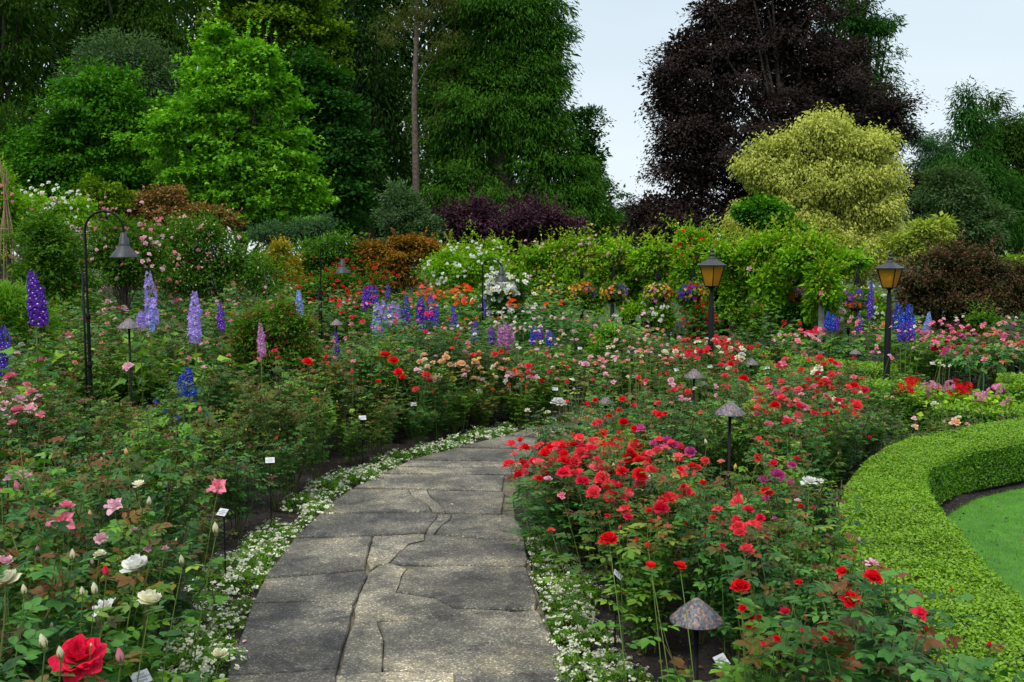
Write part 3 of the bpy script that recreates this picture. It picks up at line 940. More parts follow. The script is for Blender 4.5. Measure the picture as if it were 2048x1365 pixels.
def tree(name, label, cat, Y, base_px, lobes, mat, ncl=300, m=40, cr=.9, ls=.2, tpl=LEAF, seed=1, trunk_r=.25, trunk_to=None, limbs=22,
         droop=.25, flat=.6, outward=.8, upness=.7, fill=.25, bark='bark', group=None, front=.6, zst=1.0, young_p=0., ag_tip=0., depth=.8, lean=None, stuff=True, shell=(.72, 1.0), bough=.30, shoots=0, shl=.5, limb_lo=.35, limb_r=.34):
    bx = at(base_px, HORIZON, Y)[0]
    sm_ = ls < .112
    ncl, cr, ls, m = int(ncl * (1.15 if sm_ else 1.45)), cr * (.88 if sm_ else .80), ls * (.93 if sm_ else .85), int(m * (.85 if sm_ else .92))
    base = A(bx, Y, 0)
    lobes = [(l[0], l[1], l[2], l[3], Y + (l[4] if len(l) > 4 else 0)) + tuple(l[5:]) for l in lobes]
    root = thing(name, label, cat, tuple(base), 0, group)
    r = np.random.default_rng(seed + 900)
    P, D, C, Rr = crown_points(lobes, base, ncl, seed, front, shell, depth, bough=bough)
    P[:, 2] = np.maximum(P[:, 2], .12)
    g = Geo()
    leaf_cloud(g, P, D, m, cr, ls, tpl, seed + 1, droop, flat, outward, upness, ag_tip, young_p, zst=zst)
    if shoots:
        # long young shoots reaching out of the mass
        k = r.choice(np.where(D[:, 2] > -.15)[0], shoots)
        dd = nrm(D[k] * .7 + A(0, 0, .75) + r.normal(0, .35, (shoots, 3)))
        ln = shl * r.uniform(.4, 1.1, shoots)
        q = 16
        t = np.linspace(.0, 1, q)
        bend = nrm(r.normal(0, 1, (shoots, 3)) * A(1, 1, .2))
        Ps = P[k][:, None] + dd[:, None] * (ln[:, None] * t)[..., None] + bend[:, None] * (ln[:, None] * .22 * t ** 2)[..., None] - A(0, 0, 1) * (ln[:, None] * .12 * t ** 2)[..., None]
        Xs = r.normal(0, 1, (shoots, q, 3)) + dd[:, None] * .5
        scatter(g, tpl, Ps.reshape(-1, 3), Xs.reshape(-1, 3), A(0, 0, 1) + r.normal(0, .4, (shoots * q, 3)), ls * r.uniform(.6, 1.1, shoots * q), np.clip(r.normal(.65, .2, shoots * q), 0, 1), np.tile(np.clip(t - .55, 0, 1) * 1.2, shoots) * (1 if young_p else .3))
    if fill:
        nf = int(ncl * fill)
        P2, D2, _, _ = crown_points(lobes, base, nf, seed + 2, .3, (.15, .7), depth)
        P2[:, 2] = np.maximum(P2[:, 2], .1)
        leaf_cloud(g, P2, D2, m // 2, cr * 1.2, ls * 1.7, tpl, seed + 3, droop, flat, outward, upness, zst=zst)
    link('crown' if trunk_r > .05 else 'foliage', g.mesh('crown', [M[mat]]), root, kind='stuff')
    # trunk and limbs
    g = Geo()
    top = P[:, 2].max()
    tz = top * .8 if trunk_to is None else at(base_px, trunk_to, Y)[2]
    zs = np.linspace(0, tz, 9)
    wob = np.cumsum(r.normal(0, trunk_r * .25, (9, 2)), 0)
    wob[0] = 0
    tp = np.c_[wob, zs]
    if lean is not None:
        tp[:, 0] += lean * zs / tz
    tube(g, tp, trunk_r * np.linspace(1.15, .35, 9), 8)
    for k in r.choice(len(P), min(limbs, len(P)), replace=False):
        e = P[k] * A(.92, .92, 1)
        z0 = np.clip(e[2] * r.uniform(limb_lo, max(.75, limb_lo + .08)), .1, tz * .97)
        s = A(np.interp(z0, zs, tp[:, 0]), np.interp(z0, zs, tp[:, 1]), z0)
        mid = (s + e) / 2 + A(0, 0, (e[2] - s[2]) * .12) + r.normal(0, .12, 3) * np.linalg.norm(e - s) * .3
        t = np.linspace(0, 1, 6)[:, None]
        cvp = s * (1 - t) ** 2 + mid * 2 * t * (1 - t) + e * t ** 2
        tube(g, cvp, trunk_r * np.linspace(limb_r, .07, 6), 5)
    link('trunk', g.mesh('trunk', [M[bark]], True), root)
    return root, P, D

def F_(*cols, young=None, tr=.28, ro=.7, sp=.12):
    nm = 'foliage_%d' % len(M)
    M[nm] = leaf_mat(nm, list(cols), young, tr, ro, sp, .0)
    return nm
f_dark = F_((.003, .014, .002), (.008, .032, .003), (.016, .054, .004), (.028, .080, .006))
f_dark2 = F_((.006, .022, .002), (.016, .052, .003), (.034, .090, .004), (.06, .13, .006))
f_cedar = F_((.010, .042, .006), (.026, .090, .008), (.055, .155, .012), (.11, .23, .02))
f_mag = F_((.010, .048, .003), (.028, .12, .005), (.060, .20, .008), (.14, .32, .016))
f_gum = F_((.024, .10, .006), (.075, .235, .012), (.16, .39, .020), (.30, .55, .04))
f_maple = F_((.020, .060, .002), (.060, .135, .004), (.13, .23, .006), (.23, .33, .012))
f_mapleg = F_((.006, .032, .005), (.014, .068, .008), (.030, .110, .014), (.06, .16, .02))
f_grey = F_((.025, .060, .030), (.05, .105, .055), (.09, .16, .085), (.15, .22, .13))
f_beech = F_((.010, .007, .008), (.020, .014, .016), (.037, .024, .028), (.075, .046, .052), tr=.12)
f_gold = F_((.12, .15, .03), (.28, .31, .07), (.46, .48, .14), (.68, .68, .27), tr=.3)
f_smoke = F_((.012, .006, .014), (.030, .012, .030), (.060, .022, .052), (.11, .05, .08), tr=.12)
f_azal = F_((.04, .07, .008), (.12, .10, .010), (.28, .11, .012), (.45, .14, .02), tr=.2)
f_rhod = F_((.05, .06, .015), (.13, .10, .03), (.25, .13, .055), (.36, .20, .10), tr=.15)
f_lime = F_((.030, .11, .005), (.095, .25, .010), (.20, .39, .018), (.38, .55, .04), young=(.25, .10, .03), tr=.3)
f_shrub = F_((.014, .050, .006), (.040, .115, .010), (.080, .190, .016), (.15, .28, .025), young=(.22, .06, .03))
f_yell = F_((.10, .10, .01), (.22, .19, .02), (.36, .28, .03), (.5, .38, .05))
f_redsh = F_((.014, .028, .008), (.035, .045, .016), (.085, .045, .030), (.17, .08, .06), tr=.12)
f_feather = F_((.05, .14, .015), (.09, .22, .02), (.14, .30, .03), (.2, .38, .05), tr=.35)
f_blue = F_((.02, .06, .035), (.04, .10, .055), (.07, .15, .08), (.11, .2, .11))

# --- far wood on the left, read as one dark mass
g = Geo()
P, D, C, Rr = crown_points([(-100, 60, 260, 260, 74), (160, 40, 220, 250, 74), (420, 20, 220, 260, 74), (680, 60, 160, 300, 72), (840, 40, 170, 280, 74), (1000, 100, 110, 260, 74),
                            (100, 330, 400, 130, 70), (520, 330, 300, 140, 68), (740, 380, 200, 130, 66), (900, 430, 260, 70, 66), (1130, 470, 100, 40, 66)], A(0, 0, 0), 3600, 41, .8, (.4, 1.0))
leaf_cloud(g, P, D, 22, 1.7, .72, SPRAY, 42, .7, .8, .4, .5)
link('distant_wood', g.mesh('distant_wood', [M[f_dark]]), kind='stuff', label='dense dark wood filling the upper left behind the garden trees', category='woodland')

# --- single conifers and broadleaves on the left
tree('conifer', 'very dark conifer at the left edge behind the pink rose arch', 'tree', 56, 20, [(20, 60, 110, 210), (-20, 260, 130, 180), (60, 380, 110, 90)], f_dark2, 420, 34, 1.4, .40, SPRAY, 50, .45, droop=.8, flat=.8)
tree('conifer', 'dark conifer at the top left behind the grey leaved tree', 'tree', 60, 270, [(270, -20, 110, 130), (330, 120, 130, 140), (200, 80, 100, 120)], f_dark2, 360, 32, 1.5, .42, SPRAY, 51, .5, droop=.8, flat=.8)
tree('conifer', 'tall black green conifer behind the gap left of the bare pine trunk', 'tree', 58, 735, [(700, 20, 80, 140), (735, 180, 90, 180), (700, 380, 90, 110), (790, 320, 60, 150)], f_dark, 420, 30, 1.4, .38, SPRAY, 52, .5, droop=.8, flat=.8)
tree('broadleaf_tree', 'olive green broadleaf tree low on the left edge', 'tree', 40, 40, [(20, 300, 110, 90), (90, 380, 100, 60), (-60, 360, 120, 110)], f_dark2, 300, 36, .85, .20, LEAF, 53, .3)
tree('willow_tree', 'grey green fine leaved tree behind the dark magnolia', 'tree', 44, 250, [(240, 130, 70, 65), (190, 190, 60, 60), (310, 180, 50, 80), (330, 250, 35, 50)], f_grey, 300, 46, .8, .15, LEAF, 54, .25, droop=.1)
tree('maple_tree', 'yellow green maple at the top centre left behind the bright tree', 'tree', 47, 560, [(540, 30, 110, 70), (620, 60, 65, 80), (480, 70, 60, 50), (600, 130, 60, 50), (560, -60, 120, 60)], f_maple, 420, 44, .95, .20, WIDE, 55, .35, droop=.15, flat=.35)
tree('maple_tree', 'deep green maple right of the bright sweetgum', 'tree', 43, 660, [(640, 250, 80, 90), (690, 300, 60, 100), (620, 180, 60, 60), (670, 410, 80, 60), (620, 380, 80, 80)], f_mapleg, 480, 40, .85, .20, WIDE, 56, .3, droop=.2, flat=.4)
tree('magnolia_tree', 'dark green rounded magnolia left of the bright sweetgum', 'tree', 34, 215, [(190, 210, 85, 95), (160, 300, 100, 80), (260, 270, 60, 80), (100, 350, 80, 50), (240, 370, 80, 50), (60, 300, 60, 40)], f_mag, 560, 44, .60, .17, LEAF, 57, .25, droop=.35, flat=.5, shoots=80, shl=.8)
tree('sweetgum_tree', 'bright light green sweetgum with a dark trunk in the left middle', 'tree', 30, 481,
     [(430, 90, 38, 38), (500, 130, 60, 50), (540, 190, 55, 50), (430, 160, 58, 50), (480, 215, 90, 60), (410, 230, 60, 50), (350, 280, 70, 45), (480, 300, 110, 60), (560, 300, 70, 60), (600, 340, 50, 40), (420, 350, 100, 45), (560, 380, 90, 50), (600, 420, 50, 45), (520, 440, 55, 35), (390, 400, 60, 35), (460, 380, 60, 40)],
     f_gum, 720, 40, .42, .145, LOBED, 58, .17, trunk_to=130, limbs=50, droop=.25, flat=.45, fill=.3, shoots=160, shl=1.0)
tree('pine_tree', 'tall pine with a long bare pale trunk and sparse needles', 'tree', 43, 829, [(860, 20, 60, 40, 0, .5), (900, 120, 40, 60, 0, .5), (900, 210, 30, 50, 0, .5), (780, 60, 40, 35, 0, .5), (840, -60, 90, 50, 0, .5)],
     F_((.03, .045, .015), (.06, .08, .022), (.10, .12, .035), (.16, .17, .06)), 170, 34, .6, .20, STRIP, 59, .19, trunk_to=-60, limbs=16, limb_lo=.86, limb_r=.16, bark='bark_pine', droop=.6, flat=.6, fill=.1, outward=.3)
# --- the big cedar and its neighbours
tree('cedar_tree', 'huge green cedar with drooping sprays in the middle of the picture', 'tree', 44, 1010,
     [(1000, 30, 100, 130), (1060, 40, 55, 70), (960, 230, 110, 130), (1060, 210, 75, 130), (1100, 330, 80, 90), (920, 390, 90, 90), (1040, 420, 130, 70), (1150, 420, 60, 70), (900, 240, 45, 150), (1090, 120, 35, 90), (1010, -90, 90, 110)],
     f_cedar, 1900, 52, .90, .235, SPRAY, 60, .55, droop=.85, flat=.55, outward=.75, upness=.6, limbs=30, bough=.24, fill=.35)
tree('madrone_tree', 'smaller rounded green tree at the right flank of the cedar', 'tree', 47, 1165, [(1160, 260, 42, 45), (1180, 310, 32, 40), (1165, 370, 45, 50), (1190, 430, 35, 60)], f_mapleg, 300, 36, .6, .17, LEAF, 61, .25)
tree('leaning_tree', 'far thin tree with a leaning bare trunk against the sky', 'tree', 75, 1240, [(1243, 385, 14, 7, 0, .8), (1260, 425, 22, 16, 0, .8), (1225, 440, 22, 18, 0, .8), (1250, 465, 40, 20, 0, .8)],
     f_blue, 90, 26, .45, .24, LEAF, 62, .28, trunk_to=385, lean=-.95, limbs=14, bark='bark_pale', fill=.1)
tree('conifer', 'small far blue green conifer in the gap beneath the sky', 'tree', 66, 1235, [(1235, 478, 45, 32), (1290, 480, 40, 30)], f_blue, 160, 30, .8, .28, SPRAY, 63, .2, droop=.6)
tree('conifer', 'green conifer showing at the right shoulder of the purple beech', 'tree', 60, 1720, [(1690, 30, 60, 90), (1730, 120, 50, 90), (1750, 40, 45, 9, 0, 1.2), (1770, 58, 28, 8, 0, 1.2), (1775, 215, 45, 10, 0, 1.2), (1760, 250, 50, 60), (1710, -60, 40, 70), (1740, 170, 45, 12)], f_mapleg, 420, 30, .9, .32, SPRAY, 64, .4, droop=.6, outward=.6)
tree('copper_beech', 'huge dark purple copper beech towering right of the open sky', 'tree', 52, 1560,
     [(1560, 60, 130, 90), (1560, -50, 120, 90), (1460, 130, 120, 85), (1640, 170, 130, 110), (1400, 250, 85, 80), (1390, 340, 70, 60), (1360, 420, 80, 45), (1310, 415, 40, 18), (1560, 300, 190, 120), (1710, 280, 95, 80), (1430, 40, 70, 45), (1370, 110, 50, 50), (1300, 440, 50, 22), (1345, 180, 38, 60), (1700, 400, 140, 80), (1850, 400, 55, 60), (1330, 470, 80, 35), (1770, 230, 40, 45), (1500, 430, 150, 60)],
     f_beech, 1900, 50, .95, .19, LEAF, 65, .55, trunk_to=300, limbs=70, limb_r=.2, droop=.35, flat=.6, fill=.7, front=.5, shoots=170, shl=.8)
tree('golden_elm', 'large yellow leaved tree in front of the purple beech', 'tree', 32, 1660,
     [(1650, 250, 62, 25), (1640, 290, 85, 40), (1555, 320, 60, 35), (1720, 290, 60, 30), (1520, 335, 35, 28), (1600, 350, 95, 40), (1750, 330, 55, 42), (1690, 370, 110, 40), (1590, 400, 60, 32), (1750, 400, 62, 40), (1680, 430, 100, 40), (1770, 450, 45, 45), (1640, 480, 100, 45), (1740, 500, 90, 40), (1485, 430, 35, 25), (1510, 460, 50, 30)],
     f_gold, 1250, 46, .38, .12, LEAF, 66, .22, trunk_to=300, limbs=50, droop=1.0, flat=.8, outward=.4, upness=.5, zst=1.2, fill=.25, shoots=200, shl=.7)
tree('golden_elm', 'small yellow green leafy bush at the right foot of the large yellow tree', 'shrub', 27, 1860, [(1850, 465, 38, 22), (1820, 490, 45, 25), (1880, 450, 20, 14)], F_((.10, .15, .02), (.2, .27, .04), (.32, .38, .07), (.45, .5, .13)), 150, 34, .3, .11, LEAF, 67, .06)
tree('maple_tree', 'dark green maple tucked at the left foot of the yellow tree', 'tree', 29, 1530, [(1520, 425, 45, 28), (1550, 460, 40, 30)], f_mag, 160, 36, .35, .12, WIDE, 68, .1)
tree('conifer', 'tall pointed dark green cedar at the right edge of the picture', 'tree', 50, 1945, [(1940, 205, 14, 26), (1938, 250, 32, 40), (1935, 320, 55, 60), (1940, 400, 85, 80), (1950, 460, 100, 50)], f_mapleg, 480, 34, .85, .26, SPRAY, 69, .35, droop=1.0, flat=.8)
tree('conifer', 'slightly lower dark cedar touching the right frame edge', 'tree', 53, 2030, [(1985, 212, 12, 18), (1990, 260, 24, 40), (2040, 260, 25, 35), (2040, 340, 60, 80), (2030, 440, 80, 80), (1990, 330, 45, 60)], f_dark2, 480, 34, .85, .26, SPRAY, 70, .35, droop=1.0, flat=.8)
tree('conifer', 'small far conifer left of the tall pointed cedars', 'tree', 62, 1848, [(1848, 285, 20, 22), (1850, 330, 35, 35), (1870, 380, 60, 60), (1885, 300, 16, 18)], f_blue, 200, 30, .8, .28, SPRAY, 71, .2, droop=.8)
tree('willow_tree', 'grey green rounded tree under the right hand cedars', 'tree', 40, 1900, [(1900, 400, 60, 60), (1890, 460, 80, 50), (1960, 440, 50, 50)], F_((.02, .05, .02), (.04, .085, .035), (.065, .12, .05), (.10, .17, .075)), 300, 40, .55, .15, LEAF, 72, .2)

# --- middle distance shrubs
tree('smoke_bush', 'wide dark purple smoke bush below the big cedar', 'shrub', 28, 1040, [(960, 450, 75, 38), (1040, 440, 70, 42), (1120, 460, 65, 38), (900, 470, 45, 30), (1020, 485, 130, 32), (975, 420, 28, 22)], f_smoke, 460, 44, .34, .10, LEAF, 80, .07, droop=.0, flat=.6, bough=.42, shoots=260, shl=.75)
tree('olive_shrub', 'grey green bushy small tree left of the purple shrub', 'shrub', 27, 812, [(812, 430, 48, 40), (800, 400, 22, 20), (790, 385, 10, 22), (830, 470, 60, 35)], f_grey, 300, 40, .3, .08, LEAF, 81, .06, droop=-.1, shoots=40, shl=.35)
tree('azalea', 'orange leaved azalea below the grey green shrub', 'shrub', 24, 805, [(800, 500, 60, 28), (850, 505, 35, 22), (790, 540, 55, 35), (740, 510, 30, 20)], f_azal, 340, 40, .28, .085, LEAF, 82, .05, upness=1.0, flat=.35, shoots=40, shl=.35)
tree('rhododendron', 'broad reddish brown rhododendron left of the sweetgum trunk', 'shrub', 25, 330, [(330, 420, 70, 30), (250, 425, 60, 25), (400, 440, 55, 28), (340, 385, 14, 14), (300, 450, 130, 30)], f_rhod, 420, 40, .30, .10, LEAF, 83, .06, upness=.9, flat=.4, shoots=40, shl=.35)
tree('green_shrub', 'mid green rounded shrub left of the orange azalea', 'shrub', 24, 680, [(680, 490, 60, 32), (640, 520, 50, 40), (720, 540, 60, 45), (660, 560, 80, 40)], f_shrub, 380, 40, .28, .085, LEAF, 84, .05, shoots=40, shl=.35)
tree('juniper', 'small dark blue green conifer shrub right of the sweetgum trunk', 'shrub', 27, 610, [(600, 470, 50, 25), (640, 460, 30, 25), (550, 470, 45, 25)], f_blue, 200, 34, .3, .10, SPRAY, 85, .05)
tree('yellow_azalea', 'small golden yellow shrub behind the blossoming rose', 'shrub', 21, 565, [(560, 515, 35, 26), (575, 540, 28, 22)], f_yell, 130, 36, .18, .06, LEAF, 86, .04, shoots=40, shl=.35)
tree('green_shrub', 'feathery yellow green shrub on the far left slope', 'shrub', 24, 205, [(205, 378, 28, 18), (230, 398, 30, 18), (190, 400, 30, 16)], f_maple, 140, 34, .22, .08, LEAF, 87, .04, shoots=40, shl=.35)
tree('barberry_shrub', 'dense dark reddish rounded shrub at the right behind the roses', 'shrub', 22, 1900, [(1850, 545, 62, 40), (1930, 540, 70, 42), (2000, 565, 60, 45), (1900, 600, 110, 50), (2040, 600, 50, 50), (1830, 600, 50, 45)], f_redsh, 760, 36, .26, .075, LEAF, 88, .07, flat=.6, shoots=260, shl=.75)
tree('green_shrub', 'pale yellow green shrub tip at the right frame edge', 'shrub', 26, 2040, [(2030, 530, 25, 16), (2060, 545, 30, 30)], f_lime, 80, 30, .22, .08, LEAF, 89, .04, shoots=40, shl=.35)
tree('round_shrub', 'small rounded green bush in the pink roses at the far right', 'shrub', 15.5, 1966, [(1966, 650, 22, 22), (1968, 676, 20, 22)], f_shrub, 110, 34, .12, .055, LEAF, 90, .03, shoots=40, shl=.35)
tree('fern_clump', 'feathery bright green plants at the left edge behind the purple delphinium', 'plant', 12, 25, [(20, 600, 50, 36), (5, 640, 60, 40), (60, 655, 40, 40)], f_feather, 260, 34, .14, .085, STRIP, 91, .02, droop=-.2, shoots=40, shl=.35)
tree('green_shrub', 'leafy green shrub in front of the middle arches', 'shrub', 14.5, 1216, [(1216, 680, 26, 26), (1212, 720, 32, 34)], f_feather, 170, 34, .13, .055, LEAF, 92, .03, shoots=40, shl=.35)

# --- flowering shrubs: LOD blossoms are added once their meshes exist
BLOOM_JOBS = []
def rose_shrub(name, label, cat, Y, bx, lobes, mat, blooms, seed, ncl=320, m=36, cr=.25, ls=.06, trunk_r=.05, **kw):
    kw.setdefault('shoots', 110 if cat == 'climber' else 46)
    kw.setdefault('shl', .8 if cat == 'climber' else .4)
    kw.setdefault('bough', .34)
    root, P, D = tree(name, label, cat, Y, bx, lobes, mat, ncl, m, cr, ls, LEAF, seed, trunk_r, **kw)
    BLOOM_JOBS.append((root, P, D, blooms, seed, cr))
    return root
rose_shrub('climbing_rose', 'tall rose bush full of pink blooms behind the left gooseneck lamp', 'rose', 17, 250, [(250, 480, 55, 40), (220, 510, 45, 35), (290, 500, 40, 40), (270, 540, 60, 35)], f_shrub, [('palepink', 110, .085), ('pink', 60, .08)], 101)
rose_shrub('climbing_rose', 'large arching rose shrub with many small pale blossoms and a few pinks', 'rose', 18.5, 440, [(400, 470, 70, 40), (350, 490, 50, 40), (470, 510, 70, 40), (420, 545, 100, 40), (530, 540, 50, 40), (370, 550, 60, 35)], f_shrub, [('cream', 420, .032), ('pink', 60, .085), ('palepink', 36, .08)], 102, 480)
rose_shrub('climbing_rose', 'white flowered climber over the top of the left arch', 'rose', 18, 115, [(120, 418, 65, 14), (70, 415, 30, 14), (150, 450, 45, 35), (110, 470, 50, 40)], f_lime, [('white', 110, .085), ('palepink', 26, .08)], 103, 240)
rose_shrub('climbing_rose', 'feathery green climber on the dark trunk left of the gooseneck lamp', 'rose', 15.5, 118, [(110, 490, 60, 55), (130, 540, 50, 40), (150, 590, 40, 35), (90, 540, 45, 35)], f_shrub, [('yellow', 14, .06)], 104, 420, trunk_to=480)
rose_shrub('climbing_rose', 'white rambling rose left of the third gooseneck lamp', 'rose', 22.6, 920, [(920, 545, 50, 32), (960, 530, 40, 25), (890, 530, 30, 25), (930, 575, 50, 30)], f_lime, [('white', 150, .085)], 105, 300, cr=.25)
rose_shrub('shrub_rose', 'rounded mound crowded with cream white roses beside the third gooseneck lamp', 'rose', 18.3, 1010, [(1010, 575, 36, 24), (990, 590, 30, 25), (1035, 590, 28, 25), (1010, 625, 55, 30)], f_shrub, [('white', 170, .115), ('cream', 30, .10)], 106, 240, cr=.16)
rose_shrub('weeping_rose', 'low rounded weeping rose on posts in the left bed', 'rose', 11.2, 548, [(550, 640, 50, 30), (510, 670, 35, 45), (590, 670, 35, 45), (550, 690, 60, 40), (500, 720, 25, 40), (600, 720, 25, 40)], f_shrub, [('rosered', 10, .05)], 107, 420, cr=.14, ls=.042, young_p=.25, m=30)
rose_shrub('shrub_rose', 'red flowered climber on the post left of the left lantern', 'rose', 21.5, 1402, [(1402, 640, 22, 30), (1398, 665, 24, 18)], f_shrub, [('crimson', 46, .09), ('red', 50, .09)], 108, 120, cr=.2)
rose_shrub('climbing_rose', 'white climber between the arches right of the left lantern', 'rose', 24, 1485, [(1485, 625, 16, 28), (1465, 605, 12, 16)], f_lime, [('white', 36, .13)], 109, 90, cr=.2)
rose_shrub('climbing_rose', 'white climbing rose behind the rightmost hanging basket', 'rose', 22, 1722, [(1690, 600, 24, 22), (1745, 615, 28, 28), (1720, 630, 40, 28)], f_lime, [('white', 110, .10)], 110, 140, cr=.25)
rose_shrub('climbing_rose', 'tangled rose with bright pink blooms at the far left edge', 'rose', 17, 5, [(0, 390, 26, 40), (25, 420, 25, 25), (-10, 450, 40, 50)], f_lime, [('rosered', 12, .08), ('pink', 22, .08)], 111, 160)
rose_shrub('shrub_rose', 'wide dark green shrub rose dotted with red blooms behind the middle gooseneck lamp', 'rose', 23, 690, [(640, 575, 60, 26), (720, 580, 60, 28), (680, 600, 100, 22)], f_shrub, [('red', 150, .085), ('crimson', 70, .085)], 112, 300, cr=.28)
rose_shrub('shrub_rose', 'white flowered shrub beneath the middle hanging baskets', 'rose', 24, 1325, [(1325, 635, 20, 22), (1265, 625, 14, 16)], f_lime, [('white', 44, .12)], 113, 110, cr=.22)

# --- the climber wall and its arches
for k, (cx, lab, bl) in enumerate(((925, 'leftmost stretch of the leafy climber wall behind the white rambler', [('white', 8, .1)]),
                                   (1010, 'climber wall stretch right of the white rambler', [('rosered', 10, .10)]),
                                   (1090, 'climber wall stretch behind the yellow lilies', [('palepink', 60, .085)]),
                                   (1165, 'climber wall stretch above the leftmost hanging basket', [('palepink', 70, .09), ('pink', 16, .08)]),
                                   (1245, 'climber wall stretch with pale pink roses above the second basket', [('palepink', 70, .09)]))):
    rose_shrub('climbing_rose', lab, 'climber', 26 - k * .25, cx, [(cx, 528 + [0, 4, -6, 3, -4][k], 46, 24), (cx - 20, 560, 45, 40), (cx + 20, 585, 45, 40), (cx + [12, -18, 20, 8, -14][k], 503 + [2, -2, 4, -5, 0][k], 24, 13)], f_lime, bl, 120 + k, 330, cr=.30, ls=.105, m=28, young_p=.12)
ARCH = [(1318, 24.2, 'leafy climber crowning the arch above the third hanging basket', [('rosered', 8, .10), ('palepink', 14, .09)]),
        (1395, 23.2, 'leafy climber with red roses behind the left lantern', [('red', 60, .095)]),
        (1470, 22.4, 'bright green climber over the arch just right of the left lantern', [('palepink', 6, .13)]),
        (1545, 21.6, 'bright green climber crowning the arch midway between the lanterns', [('palepink', 4, .12)]),
        (1640, 20.6, 'bright green climber on the pale stone post left of the right lantern', [('pink', 5, .14)])]
for k, (cx, Y, lab, bl) in enumerate(ARCH):
    top = [504, 484, 499, 480, 508][k]
    lobes = [(cx, top + 14, 44, 16), (cx - 26, top + 24, 24, 16), (cx + 27, top + 22, 24, 15), (cx + (4 if k < 4 else 6), top + 56, 20, 34), (cx - 4, top + 100, 16, 32)]
    if k == 3:
        lobes += [(1533, 575, 15, 42, -.45), (1560, 496, 18, 14), (1505, 520, 22, 18)]
    if k == 1:
        lobes += [(1372, 560, 16, 36, -.4), (1380, 478, 16, 12)]
    if k == 4:
        lobes += [(1646, 570, 16, 46, -.5), (1622, 490, 18, 12)]
        lobes += [(1690, 522, 34, 18), (1648, 590, 18, 30), (1600, 520, 34, 14)]
    rose_shrub('climbing_rose', lab, 'climber', Y, cx, lobes, f_lime, bl, 130 + k, 430, cr=.26, ls=.115, m=26, young_p=.04)
for k, (cx, top, bot, Y) in enumerate(((1300, 560, 690, 26), (1440, 550, 690, 25.2), (1520, 560, 695, 24.6), (1585, 560, 690, 24))):
    rose_shrub('climbing_rose', ['shaded green climber behind the second and third baskets', 'dark climber column just right of the left lantern post', 'shaded climber column midway between the lanterns', 'shaded climber column left of the pale stone post'][k], 'climber', Y, cx,
               [(cx, top, 42, 36), (cx, (top + bot) / 2, 30, 45), (cx, bot - 20, 30, 26)], f_mapleg, [], 140 + k, 260, cr=.30, ls=.085)
# ------------------------------------------------------------------ lamps, posts, labels
KEEP = []            # (px, py, depth): small things the bushes in front must not cover
LAND = []            # landmarks for the labels: (phrase, x, y)
COPY = []

def mk(name, g, mats, parent, sm=False, **kw):
    return link(name, g.mesh(name, mats, sm), parent, **kw)

def path_light_meshes():
    cap = Geo()
    lathe(cap, [(.0, .093), (.012, .092), (.02, .087), (.045, .066), (.075, .040), (.1, .014), (.113, 0), (.1125, -.004), (.098, .010), (.07, .032), (.03, .062), (0, .070)], 28)
    stem = Geo()
    lathe(stem, [(.0115, -1.0), (.0115, 0.03), (0, .03)], 10)
    col = Geo()
    lathe(col, [(.0, .075), (.016, .07), (.0165, .02), (.020, .018), (.020, -.01), (.0125, -.018)], 14)
    stk = Geo()
    lathe(stk, [(.016, -.02), (.016, .10), (.0115, .105)], 10)
    return [(n, g.mesh(n, [m], True)) for n, g, m in (('lamp_shade', cap, M['copper']), ('stem', stem, M['black_metal']), ('collar', col, M['black_metal']), ('ground_sleeve', stk, M['black_metal']))]
PLM = path_light_meshes()
LOW = {1406: 792, 1393: 1345, 1460: 960, 1388: 800, 1502: 765, 1711: 765, 258: 800, 673: 690, 1212: 822, 1335: 680, 1920: 690}
def path_light(px, py, wpx, label, land=None, zc=None):
    """px,py = cap rim centre, wpx = cap width in photo pixels"""
    Y = .226 * FPX / wpx
    x, y, z = at(px, py, Y)
    ks = 1.0
    if zc is None and z < .45:
        zc = .47                      # a smaller lamp standing nearer
    if zc is not None:
        x, y = gnd(px, py, zc)
        z = zc
        ks = wpx * y / FPX / .226
    z = max(.45, z)
    root = thing('path_light', label, 'lamp', (x, y, 0), 0, 'mushroom path lights in the rose beds')
    for n, me in PLM:
        zz = 0 if n == 'ground_sleeve' else z
        o = link(n, me, root, loc=(0, 0, zz))
        if n == 'stem':
            o.scale = (1, 1, z)
        if n == 'lamp_shade':
            o.scale = (ks, ks, ks)
    KEEP.append((px, LOW.get(px, py + wpx * .6), y, wpx * (.62 if wpx > 100 else .36), py - wpx * .55))
    if land:
        LAND.append((land, x, y))
